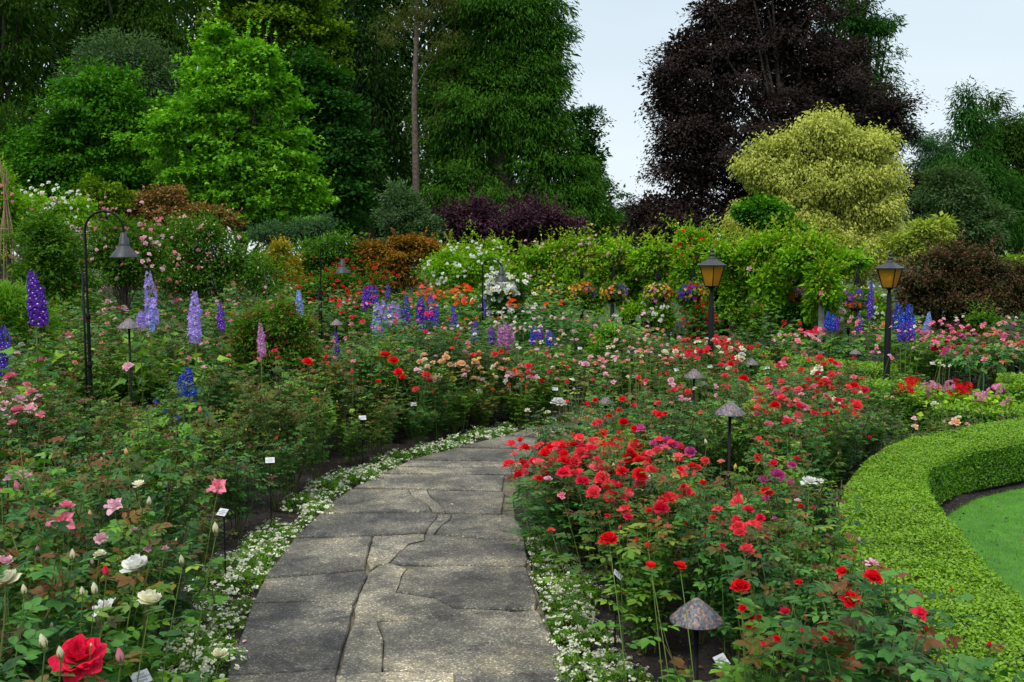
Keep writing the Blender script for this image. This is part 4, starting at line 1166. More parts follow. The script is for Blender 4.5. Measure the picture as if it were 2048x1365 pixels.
PL = [
    (1393, 1240, 110, 'large mottled mushroom path light at the bottom, right of the path', 'the big foreground path light'),
    (1460, 828, 63, 'mottled mushroom path light on a tall stem amid the red roses, second nearest', 'the path light amid the coral roses'),
    (1388, 755, 42, 'mushroom path light just left of the tall one amid the red roses', 'the slim path light of the right bed'),
    (1406, 772, 27, 'small mushroom path light peeping from behind the slim one', None),
    (1212, 806, 33, 'mushroom path light barely clearing the roses past the end of the path', 'the low path light at the bend'),
    (1502, 729, 31, 'mushroom path light between red and cream roses below the left lantern', 'the path light below the left lantern'),
    (1711, 708, 25, 'mushroom path light standing before the hedge left of the right lantern', 'the path light at the hedge'),
    (1335, 628, 18, 'thin mushroom path light in front of the stone plaque', 'the thin path light by the plaque'),
    (1920, 642, 16, 'small mushroom path light among the pink roses far right', 'the far right path light'),
    (258, 656, 47, 'mushroom path light beside the left gooseneck lamp', 'the leftmost path light'),
    (673, 650, 28, 'mushroom path light beside the middle gooseneck lamp', 'the path light by the middle gooseneck'),
    (978, 638, 22, 'mushroom path light just right of the third gooseneck lamp', 'the path light by the third gooseneck'),
    (1578, 652, 14, 'tiny mushroom path light in the pink roses behind the hedge, left of the pale post', None),
    (882, 545, 13, 'little lamp head against the white rambling rose', None),
]
for a_ in PL:
    path_light(*a_)

def gooseneck(px_post, px_shade, py_top, py_rim, wshade_px, px_side, py_side, label, land, Y=None):
    Y = Y or .28 * FPX / wshade_px
    ks = wshade_px * Y / FPX / .28
    x, y, _ = at(px_post, 600, Y)
    xs = at(px_shade, 600, Y)[0] - x
    ztop = at(px_post, py_top, Y)[2]
    zrim = at(px_post, py_rim, Y)[2]
    r = xs / 2
    root = thing('gooseneck_lamp', label, 'lamp', (x, y, 0), 0, 'gooseneck lamps in the left beds')
    g = Geo()
    zc = ztop - abs(r)
    tube(g, [(0, 0, 0), (0, 0, .5), (0, 0, 1.0), (0, 0, zc * .62)], .017, 10)
    mk('post', g, [M['black_metal']], root, True)
    g = Geo()
    arc = [(0, 0, zc * .62), (0, 0, zc * .8), (0, 0, zc)] + [(r - r * math.cos(t), 0, zc + abs(r) * math.sin(t)) for t in np.linspace(.15, math.pi, 16)] + [(xs, 0, zrim + .24)]
    tube(g, arc, .0115, 8)
    mk('gooseneck_arm', g, [M['black_metal']], root, True)
    g = Geo()
    for zz in (zc * .62, zc * .40, zc * .25):
        lathe(g, [(.017, zz - .03), (.024, zz - .025), (.024, zz + .025), (.017, zz + .03)], 12)
    mk('coupling', g, [M['black_metal']], root, True)
    g = Geo()
    lathe(g, [(.014, .25), (.03, .245), (.032, .21), (.044, .20), (.046, .15), (.052, .145), (.052, .115)], 18)
    mk('socket', g, [M['shade_metal']], root, True, loc=(xs, 0, zrim))
    g = Geo()
    lathe(g, [(.045, .125), (.07, .095), (.11, .045), (.140, .008), (.142, 0), (.138, .001), (.105, .040), (.06, .09), (.0, .11)], 32)
    mk('lamp_shade', g, [M['shade_metal']], root, True, loc=(xs, 0, zrim), scale=(ks, ks, 1))
    # the shorter support stake strapped beside the post
    sx = at(px_side, 600, Y)[0] - x
    g = Geo()
    tube(g, [(sx, 0, 0), (sx, 0, at(px_side, py_side, Y)[2])], .012, 8, cap=True)
    for zz in (zc * .3, zc * .5):
        tube(g, [(sx, -.0, zz), (0, -.0, zz)], .008, 6)
    mk('support_stake', g, [M['black_metal']], root, True)
    KEEP.append((px_post, {175: 800, 642: 705, 965: 660}[px_post], y, 14, py_top))
    LAND.append((land, x, y))
gooseneck(175, 252, 423, 516, 56, 167, 540, 'tall black gooseneck lamp in the left bed, nearest of the three', 'the left gooseneck lamp')
gooseneck(642, 686, 487, 547, 31, 638, 576, 'slim black gooseneck lamp behind the weeping rose, middle of the three', 'the middle gooseneck lamp')
gooseneck(965, 1003, 518, 564, 26.5, 960, 610, 'black gooseneck lamp against the white rose mound, farthest of the three', 'the third gooseneck lamp', 16.6)

def lantern(px, py_finial, py_roof, py_eave, py_bot, w_px, label, land, rz):
    Y = .37 * FPX / w_px
    x, y, _ = at(px, 600, Y)
    Z = lambda p: at(px, p, Y)[2]
    zb, ze, zr, zf = Z(py_bot), Z(py_eave), Z(py_roof), Z(py_finial)
    root = thing('garden_lantern', label, 'lamp', (x, y, 0), rz, 'victorian garden lanterns')
    q = math.sqrt(.5)
    wt, wb = .122, .066                   # half widths of the glass body, top and bottom
    g = Geo()
    lathe(g, [(.075, 0), (.075, .12), (.055, .16), (.042, .22), (.042, zb - .30), (.030, zb - .28), (.030, zb - .10), (.022, zb - .08), (.022, zb - .03), (.05, zb - .008), (.05, zb)], 14)
    mk('post', g, [M['black_metal']], root, True)
    g = Geo()
    # corner bars and rails
    cs = [(-1, -1), (1, -1), (1, 1), (-1, 1)]
    for sx, sy in cs:
        tube(g, [(sx * wb, sy * wb, zb), (sx * wt, sy * wt, ze)], .0085, 4)
    for w, zz in ((wb, zb), (wt, ze)):
        for k in range(4):
            a, b = cs[k], cs[(k + 1) % 4]
            tube(g, [(a[0] * w, a[1] * w, zz), (b[0] * w, b[1] * w, zz)], .0095, 4)
    box(g, (0, 0, zb - .004), (wb * 2, wb * 2, .01))
    mk('frame', g, [M['black_metal']], root)
    for k in range(4):
        a, b = cs[k], cs[(k + 1) % 4]
        i = .965
        V = [A(a[0] * wb * i, a[1] * wb * i, zb + .006), A(b[0] * wb * i, b[1] * wb * i, zb + .006), A(b[0] * wt * i, b[1] * wt * i, ze - .006), A(a[0] * wt * i, a[1] * wt * i, ze - .006)]
        nv = np.cross(V[1] - V[0], V[2] - V[0])
        nv = nv / np.linalg.norm(nv) * .003
        V2 = [v - nv for v in V]
        g = Geo()
        g.add(np.array(V + V2), [I((0, 1, 2, 3), (7, 6, 5, 4), (0, 4, 5, 1), (1, 5, 6, 2), (2, 6, 7, 3), (3, 7, 4, 0))])
        mk('pane', g, [M['amber']], root)
    g = Geo()
    s2 = 1.4142
    hr = zr - ze
    prof = [((wt + .022) * s2, ze - .012), ((wt + .026) * s2, ze + .004), ((wt + .010) * s2, ze + .012), (.100 * s2, ze + hr * .42), (.066 * s2, ze + hr * .75), (.045 * s2, ze + hr), (.0, ze + hr)]
    lathe(g, prof, 4, 0, rot=math.pi / 4)
    mk('roof', g, [M['shade_metal']], root)
    g = Geo()
    hf = zf - zr
    lathe(g, [(.045, zr), (.047, zr + hf * .10), (.032, zr + hf * .14), (.030, zr + hf * .26), (.042, zr + hf * .30), (.040, zr + hf * .36), (.020, zr + hf * .42), (.018, zr + hf * .54), (.028, zr + hf * .58), (.024, zr + hf * .66), (.010, zr + hf * .72), (.010, zr + hf * .80), (.014, zr + hf * .84), (.007, zr + hf * .92), (0, zf)], 12)
    mk('finial', g, [M['shade_metal']], root, True)
    g = Geo()
    lathe(g, [(.014, zb + .01), (.014, zb + .09), (.009, zb + .10)], 8)
    mk('candle_holder', g, [M['white_plate']], root, True)
    g = Geo()
    lathe(g, [(.008, zb + .10), (.015, zb + .115), (.013, zb + .135), (.004, zb + .155), (0, zb + .162)], 8)
    mk('bulb', g, [M['bulb']], root, True)
    KEEP.append((px, 655 if px < 1600 else 715, y, 12, 500))
    LAND.append((land, x, y))
lantern(1423, 492, 518, 531, 573, 53, 'black garden lantern with amber glass, left of the two', 'the left lantern', R(41))
lantern(1778, 500, 525, 537, 576, 56, 'black garden lantern with amber glass, right of the two', 'the right lantern', R(47))

# --- plant labels on wire stakes
def label_meshes():
    pl = Geo()
    box(pl, (0, 0, 0), (.068, .050, .004), 0)
    fr = Geo()
    box(fr, (0, 0, -.006), (.071, .053, .006), 0)
    pr = Geo()
    r = np.random.default_rng(3)
    for row, (w0, w1) in enumerate(((-.014, .014), (-.024, .024), (-.018, .018))):
        x = w0
        while x < w1:
            w = r.uniform(.0022, .0045)
            h = r.uniform(.0045, .0085)
            box(pr, (x + w / 2, .011 - row * .0115 + r.normal(0, .0006), .0026), (w * .8, h, .0008), 0)
            x += w + .0012
    for sx in (-1, 1):
        lathe(pr, [(.0026, .002), (.0026, .0036), (0, .0036)], 8, 0, (sx * .030, 0, 0))
    return pl.mesh('plate', [M['white_plate']]), fr.mesh('backing', [M['black_metal']]), pr.mesh('print', [M['print']])
LPM = label_meshes()
STK = Geo()
tube(STK, [(0, 0, 0), (0, 0, 1)], .0045, 6)
STK = STK.mesh('stake', [M['black_metal']])
def plant_label(px, py, label, z=.45, rz=0.0, tilt=-.75, s=1.0):
    x, y = gnd(px, py, z)
    root = thing('plant_label', label, 'plant label', (x, y, 0), rz, 'white plant labels on stakes')
    root['group'] = 'white plant labels on stakes'
    link('stake', STK, root, loc=(0, .012, 0), scale=(1, 1, z - .01))
    p = link('plate', LPM[0], root, loc=(0, 0, z), rot=(-tilt, 0, 0), scale=s)
    link('backing', LPM[1], p)
    link('print', LPM[2], p)
    KEEP.append((px, py - 2, y, 10 + 16 * (y < 5), py - 12 - 18 * (y < 5)))
for px, py, lab, z, rz in (
    (1443, 1322, 'white plant label tilted beside the big foreground path light', .40, .75), (540, 921, 'white plant label in leafy roses above the middle of the left border', .45, .25),
    (445, 1025, 'white plant label under the coral pink rose in the left bed', .45, -.5), (282, 1356, 'white plant label at the bottom edge in the left bed', .52, .9),
    (725, 836, 'white plant label on a black stake above the alyssum, left of the path', .45, .2), (828, 809, 'white plant label on a tall stake before bronze leaved roses', .40, .1),
    (500, 724, 'white plant label left of the mauve delphinium', .62, .1), (958, 782, 'white plant label below the apricot roses, left one', .42, .2), (1038, 770, 'white plant label below the apricot roses, right one', .45, .1),
    (1110, 778, 'white plant label just above the big white rose at the bend', .45, .1), (1160, 697, 'white plant label left of the leafy green shrub', .55, .0), (1270, 753, 'white plant label in the roses behind the low path light', .5, .0),
    (1353, 740, 'white plant label left of the slim path light', .5, .1), (1420, 733, 'white plant label right of the slim path light', .52, .05), (1534, 736, 'tiny white plant label right of the path light below the left lantern', .5, .1),
    (1865, 727, 'white plant label in the bed behind the magenta petunias', .5, 0.), (1236, 1150, 'plant label seen almost edge on, left of the dark red rose', .42, 1.4), (1180, 712, 'small white plant label behind the bend of the path', .5, .1)):
    plant_label(px, py, lab, z, rz)

# --- bamboo obelisk at the left edge
ox, oy, _ = at(14, 500, 16)
root = thing('bamboo_obelisk', 'tall plant support of tied bamboo canes at the left edge', 'plant support', (ox, oy, 0))
ztp = at(14, 340, 16)[2]
r_ = np.random.default_rng(8)
for k in range(9):
    a = k * 2 * math.pi / 9
    g = Geo()
    d = A(math.cos(a), math.sin(a))
    e = d * r_.uniform(-.04, .04) - d * .05
    tube(g, [(d[0] * .33, d[1] * .33, 0), (d[0] * .2, d[1] * .2, ztp * .5), (e[0], e[1], ztp * r_.uniform(.93, 1.08))], .0085, 6)
    mk('cane', g, [M['bamboo']], root, True)
g = Geo()
for zz, rr in ((ztp * .45, .20), (ztp * .72, .11), (ztp * .86, .05)):
    t = np.linspace(0, 2 * math.pi, 17)
    tube(g, np.c_[rr * np.cos(t), rr * np.sin(t), np.full(17, zz)], .007, 5)
mk('binding', g, [M['bamboo']], root)
LAND.append(('the bamboo obelisk', ox, oy))

# --- the rose arches: posts, iron arches and hanging baskets
PV = np.random.default_rng(21)
posts = [(1645, 20.2, 'pale weathered'), (1370, 23.3, 'slanting pale'), (1531, 21.8, 'grey'), (1465, 22.6, 'dark'), (1225, 25.2, 'grey lichen covered'), (1290, 24.4, 'dark')]
for px, Y, kind in posts:
    x = at(px, HORIZON, Y)[0]
    lab = {1645: 'pale stone post of the arch nearest the right lantern', 1370: 'pale post left of the left lantern', 1531: 'grey post of the arch midway between the lanterns',
           1465: 'dark post just right of the left lantern', 1225: 'grey post under the second hanging basket', 1290: 'dark slim post under the third hanging basket', 1585: 'shaded post behind the hedge midway to the pale stone post'}[px]
    root = thing('arch_post', lab, 'post', (x, Y, 0), PV.uniform(-.2, .2), 'posts of the rose arches')
    g = Geo()
    w = .062 if px == 1645 else .05
    n_ = 7
    zs = np.linspace(0, 1.74, n_)
    cx_ = np.cumsum(PV.normal(0, .006, n_)) + (zs * .06 if px == 1370 else 0)
    tube(g, np.c_[cx_, np.zeros(n_), zs], w * np.linspace(1.1, .9, n_), 8, cap=True)
    mk('shaft', g, [M['post']], root, True)
    g = Geo()
    lathe(g, [(w * 1.5, 0), (w * 1.45, .05), (w * 1.1, .07)], 8)
    mk('footing', g, [M['post']], root)
for k in range(4):
    (xa, Ya), (xb, Yb) = [(at(px, HORIZON, Y)[0], Y) for px, Y in ((1645, 20.2), (1531, 21.8), (1465, 22.6), (1370, 23.3), (1290, 24.4))[k:k + 2]]
    root = thing('iron_arch', ['black iron arch spanning left from the pale stone post', 'black iron arch right of the left lantern', 'black iron arch behind the left lantern', 'black iron arch above the third hanging basket'][k], 'arch', ((xa + xb) / 2, (Ya + Yb) / 2, 0), 0, 'iron arches of the pergola')
    for dd in (-.22, .22):
        g = Geo()
        t = np.linspace(0, math.pi, 14)
        hx, hy = (xb - xa) / 2, (Yb - Ya) / 2
        nx, ny = nrm(A(-hy, hx)) * dd
        tube(g, np.c_[-hx * np.cos(t) + nx, -hy * np.cos(t) + ny, 1.72 + .36 * np.sin(t)], .014, 6)
        mk('hoop', g, [M['black_metal']], root, True)
    g = Geo()
    for t in np.linspace(.3, math.pi - .3, 7):
        nx, ny = nrm(A(-hy, hx)) * .22
        c0 = A(-hx * math.cos(t), -hy * math.cos(t), 1.72 + .36 * math.sin(t))
        tube(g, [c0 + A(nx, ny, 0), c0 - A(nx, ny, 0)], .009, 5)
    mk('cross_rungs', g, [M['black_metal']], root)

def flower_geo(petals=5, cup=.25):
    V, F = [(0, 0, -.05)], []
    k = 1
    for i in range(petals):
        a = i * 2 * math.pi / petals
        w = math.pi / petals * .95
        for r, aa, z in ((.28, a - w * .8, .02), (.5, a - w * .45, cup * .5), (.5, a + w * .45, cup * .5), (.28, a + w * .8, .02)):
            V.append((r * math.cos(aa), r * math.sin(aa), z))
        F += [(0, k, k + 1), (0, k + 1, k + 2), (0, k + 2, k + 3)]
        k += 4
    return A(*V), [I(*F)]
FLW = flower_geo()
def hanging_basket(px, py, wpx, Y, label, cols, seed):
    r = np.random.default_rng(seed)
    x, y, z = at(px, py, Y)
    s = wpx * Y / FPX / 2
    root = thing('hanging_basket', label, 'hanging basket', (x, y, z), 0, 'hanging flower baskets along the arches')
    g = Geo()
    lathe(g, [(0, -s * .75), (s * .35, -s * .65), (s * .58, -s * .3), (s * .62, 0), (s * .55, .01), (0, .0)], 16)
    mk('basket', g, [M['soil']], root, True)
    g = Geo()
    for a in (0, 2.1, 4.2):
        tube(g, [(s * .6 * math.cos(a), s * .6 * math.sin(a), 0), (0, 0, .52)], .006, 5)
    tube(g, [(0, 0, .5), (0, 0, .62), (.03, .0, .74), (.14, .05, .80), (.28, .12, .78)], .010, 6)
    lathe(g, [(.004, .56), (.03, .50), (.045, .34), (.03, .33)], 10)
    mk('hanger', g, [M['black_metal']], root)
    g = Geo()
    d = nrm(r.normal(0, 1, (60, 3)) + A(0, -.3, .25))
    P = d * s * A(.85, .85, .62) * r.uniform(.8, 1.1, (60, 1))
    leaf_cloud(g, P, d, 22, s * .3, .05, LEAF, seed)
    mk('foliage', g, [M[f_shrub]], root, kind='stuff')
    # petals by colour, each colour hangs in its own sector
    for k, c in enumerate(cols):
        g = Geo()
        n = 20
        side = A(-1 + 2 * (k + .5) / len(cols), -.6, r.uniform(-.2, .5))
        d = nrm(r.normal(0, .42, (n, 3)) + side)
        P = d * s * A(.98, .98, .72) * r.uniform(.95, 1.12, (n, 1))
        N = d + r.normal(0, .25, (n, 3))
        scatter(g, FLW, P, np.cross(N, r.normal(0, 1, (n, 3))), N, r.uniform(.055, .085, n), r.random(n))
        mk('blossoms', g, [PET[c]], root)
    LAND.append
for k, a_ in enumerate(((1163, 582, 56, 22.5, 'leftmost hanging basket, orange left and purple right', ['yellow', 'orange', 'orange', 'violet']),
                        (1227, 584, 56, 22, 'second hanging basket from the left, rusty orange with violet', ['yellow', 'orange', 'salmon', 'violet']),
                        (1315, 590, 60, 21, 'third hanging basket from the left, yellow magenta and red', ['yellow', 'magenta', 'yellow', 'red']),
                        (1386, 586, 60, 20.6, 'hanging basket with purple and yellow flowers left of the left lantern', ['violet', 'violet', 'red', 'yellow', 'yellow']),
                        (1600, 592, 52, 21.5, 'shaded hanging basket left of the pale stone post', ['orange', 'mauve', 'violet']),
                        (1714, 600, 64, 19.5, 'rightmost hanging basket, purple above and orange below', ['orange', 'violet', 'violet', 'orange']))):
    hanging_basket(*a_[:4], a_[4], a_[5], 300 + k)

# --- stone plaque far back
x, y, z = at(1341, 645, 25)
root = thing('stone_plaque', 'grey stone plaque standing behind the thin path light', 'plaque', (x, y, 0), .1)
g = Geo()
box(g, (0, 0, z), (.24, .05, .24))
mk('slab', g, [M['post']], root)
g = Geo()
box(g, (0, .03, z / 2 - .06), (.06, .04, z - .1))
mk('support', g, [M['post']], root)
g = Geo()
lathe(g, [(.0, .12), (.03, .10), (.05, .05), (.055, 0)], 10, 0, (.03, 0, z + .12))
mk('crest', g, [M['shade_metal']], root, True)

# --- slim black spot lamps in the far beds
def spot_lamp(px, pyt, Y, label, rz=0, h=None):
    x, y, z = at(px, pyt, Y)
    root = thing('spot_lamp', label, 'lamp', (x, y, 0), rz, 'slim black spot lamps')
    g = Geo()
    tube(g, [(0, 0, 0), (0, 0, z - .10)], .012, 8)
    mk('stem', g, [M['black_metal']], root)
    g = Geo()
    tube(g, [(0, 0, z - .13), (0, 0, z - .02), (0, 0, z)], [.022, .032, .034], 10, cap=True)
    mk('lamp_head', g, [M['black_metal']], root, True)
    KEEP.append((px, pyt + 10, y, 8, pyt))
spot_lamp(1487, 664, 18.5, 'black cylinder spot lamp just right of the left lantern')
spot_lamp(1388, 652, 20, 'black spot lamp left of the left lantern in red roses')
spot_lamp(1585, 648, 19, 'black spot lamp bending over pink roses left of the pale post')
spot_lamp(1697, 655, 18, 'black spot lamp between the pale post and the right lantern')
spot_lamp(1303, 642, 22, 'black spot lamp beneath the third hanging basket')
spot_lamp(1264, 640, 22, 'thin spot lamp left of the third hanging basket stem')
spot_lamp(2034, 722, 12.5, 'short black bollard lamp above the square hedge at the right edge')
spot_lamp(1754, 738, 14.0, 'stubby black spot lamp poking from the hedge left of the right lantern')

# --- black planter of petunias and geraniums beside the hedges
px0, py0 = gnd(1915, 800, .30)
root = thing('planter', 'black planter spilling magenta and red flowers between the hedges', 'planter', (*gnd(1960, 778, .48), 0))
g = Geo()
lathe(g, [(.0, .0), (.24, 0), (.34, .36), (.36, .38), (.33, .38), (.0, .34)], 20)
mk('pot', g, [M['black_metal']], root, True)
LAND.append(('the magenta petunia planter', root.location[0], root.location[1]))
pr_ = np.random.default_rng(77)
def flower_mound(label, cat, name, c, half, z, colours, nfl, nleaf, seed, fs=.055, group=None):
    r = np.random.default_rng(seed)
    root = thing(name, label, cat, (c[0], c[1], 0), 0, group)
    g = Geo()
    n = nleaf
    P = np.c_[r.normal(0, half[0] * .5, n), r.normal(0, half[1] * .5, n), z * r.uniform(.35, 1, n)]
    scatter(g, WIDE, P, r.normal(0, 1, (n, 3)) * A(1, 1, .3), r.normal(0, .4, (n, 3)) + A(0, -.3, 1), r.uniform(.05, .085, n), r.random(n))
    mk('foliage', g, [M[f_lime]], root, kind='stuff')
    for col, nf, cx, cz in colours:
        for q in range(nf):
            g = Geo() if q == 0 else g
            m = 9
            p0 = A(cx + r.normal(0, half[0] * .22), r.normal(-.1, half[1] * .3), z * cz + r.normal(0, .03))
            d = nrm(r.normal(0, 1, (m, 3)) + A(0, -.4, .7))
            scatter(g, FLW, p0 + d * .045, np.cross(d, r.normal(0, 1, (m, 3))), d, fs * r.uniform(.8, 1.1, m), r.random(m))
        mk('blossoms', g, [PET[col]], root)
    g = Geo()
    for k in range(8):
        a = r.uniform(0, 6.28)
        tube(g, [(0, 0, 0), (half[0] * .3 * math.cos(a), half[1] * .3 * math.sin(a), z * .5), (half[0] * .6 * math.cos(a), half[1] * .6 * math.sin(a), z * .9)], .006, 4)
    mk('stems', g, [M['stem_green']], root)
    return root
flower_mound('geranium patch with magenta and red blooms, left of the green stake', 'flowers', 'geranium', gnd(1895, 782, .5), (.42, .28), .52, [('magenta', 7, -.12, 1.0), ('red', 8, .12, 1.02), ('red', 3, -.42, 1.0)], 18, 420, 31)
flower_mound('geranium with magenta blooms hanging right of the green stake', 'flowers', 'geranium', gnd(1985, 790, .5), (.34, .24), .50, [('magenta', 5, -.10, 1.05), ('magenta', 3, .05, .72), ('magenta', 2, .2, .8), ('red', 1, .35, 1.15)], 12, 360, 32)
flower_mound('low red geraniums along the hedge below the right lantern', 'flowers', 'geranium', gnd(1815, 762, .45), (.30, .15), .44, [('red', 4, 0, 1.0)], 4, 150, 33)

# --- standard rose with green stake
x, y = gnd(1955, 860, 0)
root = thing('standard_rose', 'standard rose on a bare stem tied to a green stake', 'rose', (x, y, 0))
g = Geo()
tube(g, [(0, 0, 0), (.01, 0, .25), (-.01, 0, .5), (.012, 0, .66)], .013, 7)
for a in np.linspace(0, 5.5, 7):
    tube(g, [(.012, 0, .64), (.14 * math.cos(a), .12 * math.sin(a), .74), (.30 * math.cos(a), .26 * math.sin(a), .86)], [.009, .006, .003], 5)
mk('trunk', g, [M['cane']], root)
g = Geo()
tube(g, [(.045, 0, 0), (.045, 0, .62)], .012, 8, cap=True)
tube(g, [(.045, 0, .30), (.0, 0, .30)], .005, 5)
mk('stake', g, [M['stake_green']], root)
g = Geo()
r_ = np.random.default_rng(12)
d = nrm(r_.normal(0, 1, (170, 3)))
P = d * A(.46, .34, .16) * r_.uniform(.4, 1, (170, 1)) + A(0, 0, .86)
scatter(g, compound(4, simple=True), P, d * A(1, 1, .3) + r_.normal(0, .3, (170, 3)), A(0, 0, 1) + r_.normal(0, .3, (170, 3)), r_.uniform(.09, .14, 170), r_.random(170))
mk('crown', g, [M['leaf_deep']], root, kind='stuff')
LAND.append(('the green staked standard rose', x, y))
LAND.append(('the curved box hedge', 2.6, 7.4))
LAND.append(('the weeping rose', *at(548, 600, 11.2)[:2]))
# ------------------------------------------------------------------ rose blooms
def rose_bloom(seed, npet=22, openness=95, nu=4, nv=4, dome=.12, gap=0.0, ruf=.02, wide=1.0):
    r = np.random.default_rng(seed)
    g = Geo()
    rmax = 0
    parts = []
    for i in range(npet):
        t = i / (npet - 1)
        az = i * 2.39996 + r.normal(0, .2)
        tilt = R(6 + (openness - 6) * t ** .85) + r.normal(0, .10)
        L = (.30 + .22 * t) * r.uniform(.92, 1.08)
        W = (.16 + .17 * t) * wide * r.uniform(.9, 1.1)
        r0 = .015 + .06 * t
        z0 = dome * (1 - t) - .02 * t
        v = np.linspace(0, 1, nv + 1)
        u = np.linspace(-1, 1, nu + 1)
        phi0 = R(52 + 30 * t)
        phi1 = R(-16 + (openness + 16) * t ** 1.15) + r.normal(0, .12)
        phi = phi0 + (phi1 - phi0) * v ** .8 + np.maximum(v - .7, 0) * (1.3 * t ** 2)
        rr = r0 + np.r_[0, np.cumsum(np.sin((phi[1:] + phi[:-1]) / 2))] * L / nv
        zz = z0 + np.r_[0, np.cumsum(np.cos((phi[1:] + phi[:-1]) / 2))] * L / nv
        w = W * np.sin(math.pi * (.10 + .74 * v)) ** .75
        ph = r.uniform(0, 6)
        U, Vv = np.meshgrid(u, v)
        Wg, Rg, Zg = w[:, None], rr[:, None], zz[:, None]
        ang = az + U * np.minimum(Wg / (Rg + .05), 1.35)
        # edges dip back a little and ripple
        rad = Rg + ruf * Vv * np.sin(3.1 * U + ph) - .05 * t * U ** 2 * Vv
        Zp = Zg + ruf * Vv * np.cos(4.3 * U + ph) - .05 * (U ** 2) * Vv * (1 - t * .4) + .03 * U * Vv * math.sin(ph)
        P = np.stack([rad * np.cos(ang), rad * np.sin(ang), Zp], -1).reshape(-1, 3)
        a = np.arange(nv)[:, None] * (nu + 1)
        b = np.arange(nu)[None]
        F = np.stack([a + b, a + b + 1, a + nu + 2 + b, a + nu + 1 + b], -1).reshape(-1, 4)
        parts.append((P, F, r.random(), Vv.ravel()))
        rmax = max(rmax, np.abs(P[:, :2]).max())
    s = .5 / rmax
    for P, F, rv, pv in parts:
        g.add(P * s, [F], 0, rv, 0, pv)
    # green calyx underneath
    lathe(g, [(.0, -.16), (.045, -.15), (.07, -.10), (.075, -.06), (.05, -.02)], 8, 1)
    for k in range(5):
        a = k * 1.2566 + r.normal(0, .1)
        ca, sa = math.cos(a), math.sin(a)
        l = .28
        Q = [(ca * .05 - sa * .03, sa * .05 + ca * .03, -.07), (ca * .05 + sa * .03, sa * .05 - ca * .03, -.07), (ca * l * .7, sa * l * .7, -.10 - r.uniform(0, .06)), (ca * l, sa * l, -.16 - r.uniform(0, .08))]
        g.add(Q, [I((0, 1, 2)), I((0, 2, 3))], 1)
    return g

def bud_bloom(seed, colour=True):
    r = np.random.default_rng(seed)
    g = Geo()
    for k in range(4):
        a = k * 1.7
        prof = [(.0, -.02), (.17, .12), (.235, .34), (.19, .60), (.09, .84), (.015, .97)]
        t = np.linspace(-1.15, 1.15, 5)
        P = np.array([[(pr * (1 + .05 * k) * math.cos(a + q * 1.0)), pr * (1 + .05 * k) * math.sin(a + q), z + .02 * q * q] for pr, z in prof for q in t])
        i = np.arange(5)[:, None] * 5
        j = np.arange(4)[None]
        F = np.stack([i + j, i + j + 1, i + 6 + j, i + 5 + j], -1).reshape(-1, 4)
        g.add(P, [F], 0, r.random(), 0, P[:, 2])
    lathe(g, [(0, -.22), (.09, -.2), (.15, -.12), (.16, -.03), (.12, .06)], 8, 1)
    for k in range(5):
        a = k * 1.2566
        ca, sa = math.cos(a), math.sin(a)
        g.add([(ca * .13 - sa * .08, sa * .13 + ca * .08, -.02), (ca * .13 + sa * .08, sa * .13 - ca * .08, -.02), (ca * .27 + sa * .05, sa * .27 - ca * .05, .30), (ca * .27 - sa * .05, sa * .27 + ca * .05, .30), (ca * .26, sa * .26, .62)],
              [I((0, 1, 2, 3)), I((3, 2, 4))], 1, .6)
    return g
W0 = PET['red']
BM = {
    'full': [rose_bloom(s, 38, 90, 6, 5, .14, ruf=.034, wide=1.2).mesh('rose_full', [W0, M['stem_green']], True) for s in (1, 2, 3)],
    'flat': [rose_bloom(s, 18, 100, 5, 4, .04, ruf=.045).mesh('rose_flat', [W0, M['stem_green']], True) for s in (4, 5)],
    'cup': [rose_bloom(s, 14, 62, 5, 5, .14, ruf=.03, wide=1.45).mesh('rose_cup', [W0, M['stem_green']], True) for s in (6, 7)],
    'loose': [rose_bloom(s, 12, 98, 5, 4, .02, ruf=.07, wide=1.1).mesh('rose_loose', [W0, M['stem_green']], True) for s in (8, 9)],
    'bud': [bud_bloom(s).mesh('rose_bud', [W0, M['stem_green']], True) for s in (10, 11)],
    'lod': [rose_bloom(s, 11, 90, 2, 2, .14, ruf=.03, wide=1.2).mesh('rose_small', [W0, M['stem_green']], True) for s in (12, 13, 14)],
}
BR = np.random.default_rng(99)
def bloom_obj(parent, loc, size, colour, kind, name='bloom', tiltv=None):
    me = BM[kind][BR.integers(len(BM[kind]))]
    o = bpy.data.objects.new(name, me)
    COL.objects.link(o)
    o.parent = parent
    v = Vector(tiltv) if tiltv is not None else Vector((BR.normal(0, .28), BR.normal(-.35, .25), 1.0))
    q = v.normalized().to_track_quat('Z', 'Y') @ Matrix.Rotation(BR.uniform(0, 6.28), 3, 'Z').to_quaternion()
    o.rotation_mode = 'QUATERNION'
    o.rotation_quaternion = q
    o.location = loc
    o.scale = (size * BR.uniform(.94, 1.06),) * 3
    own_mat(o, PET[colour])
    return o

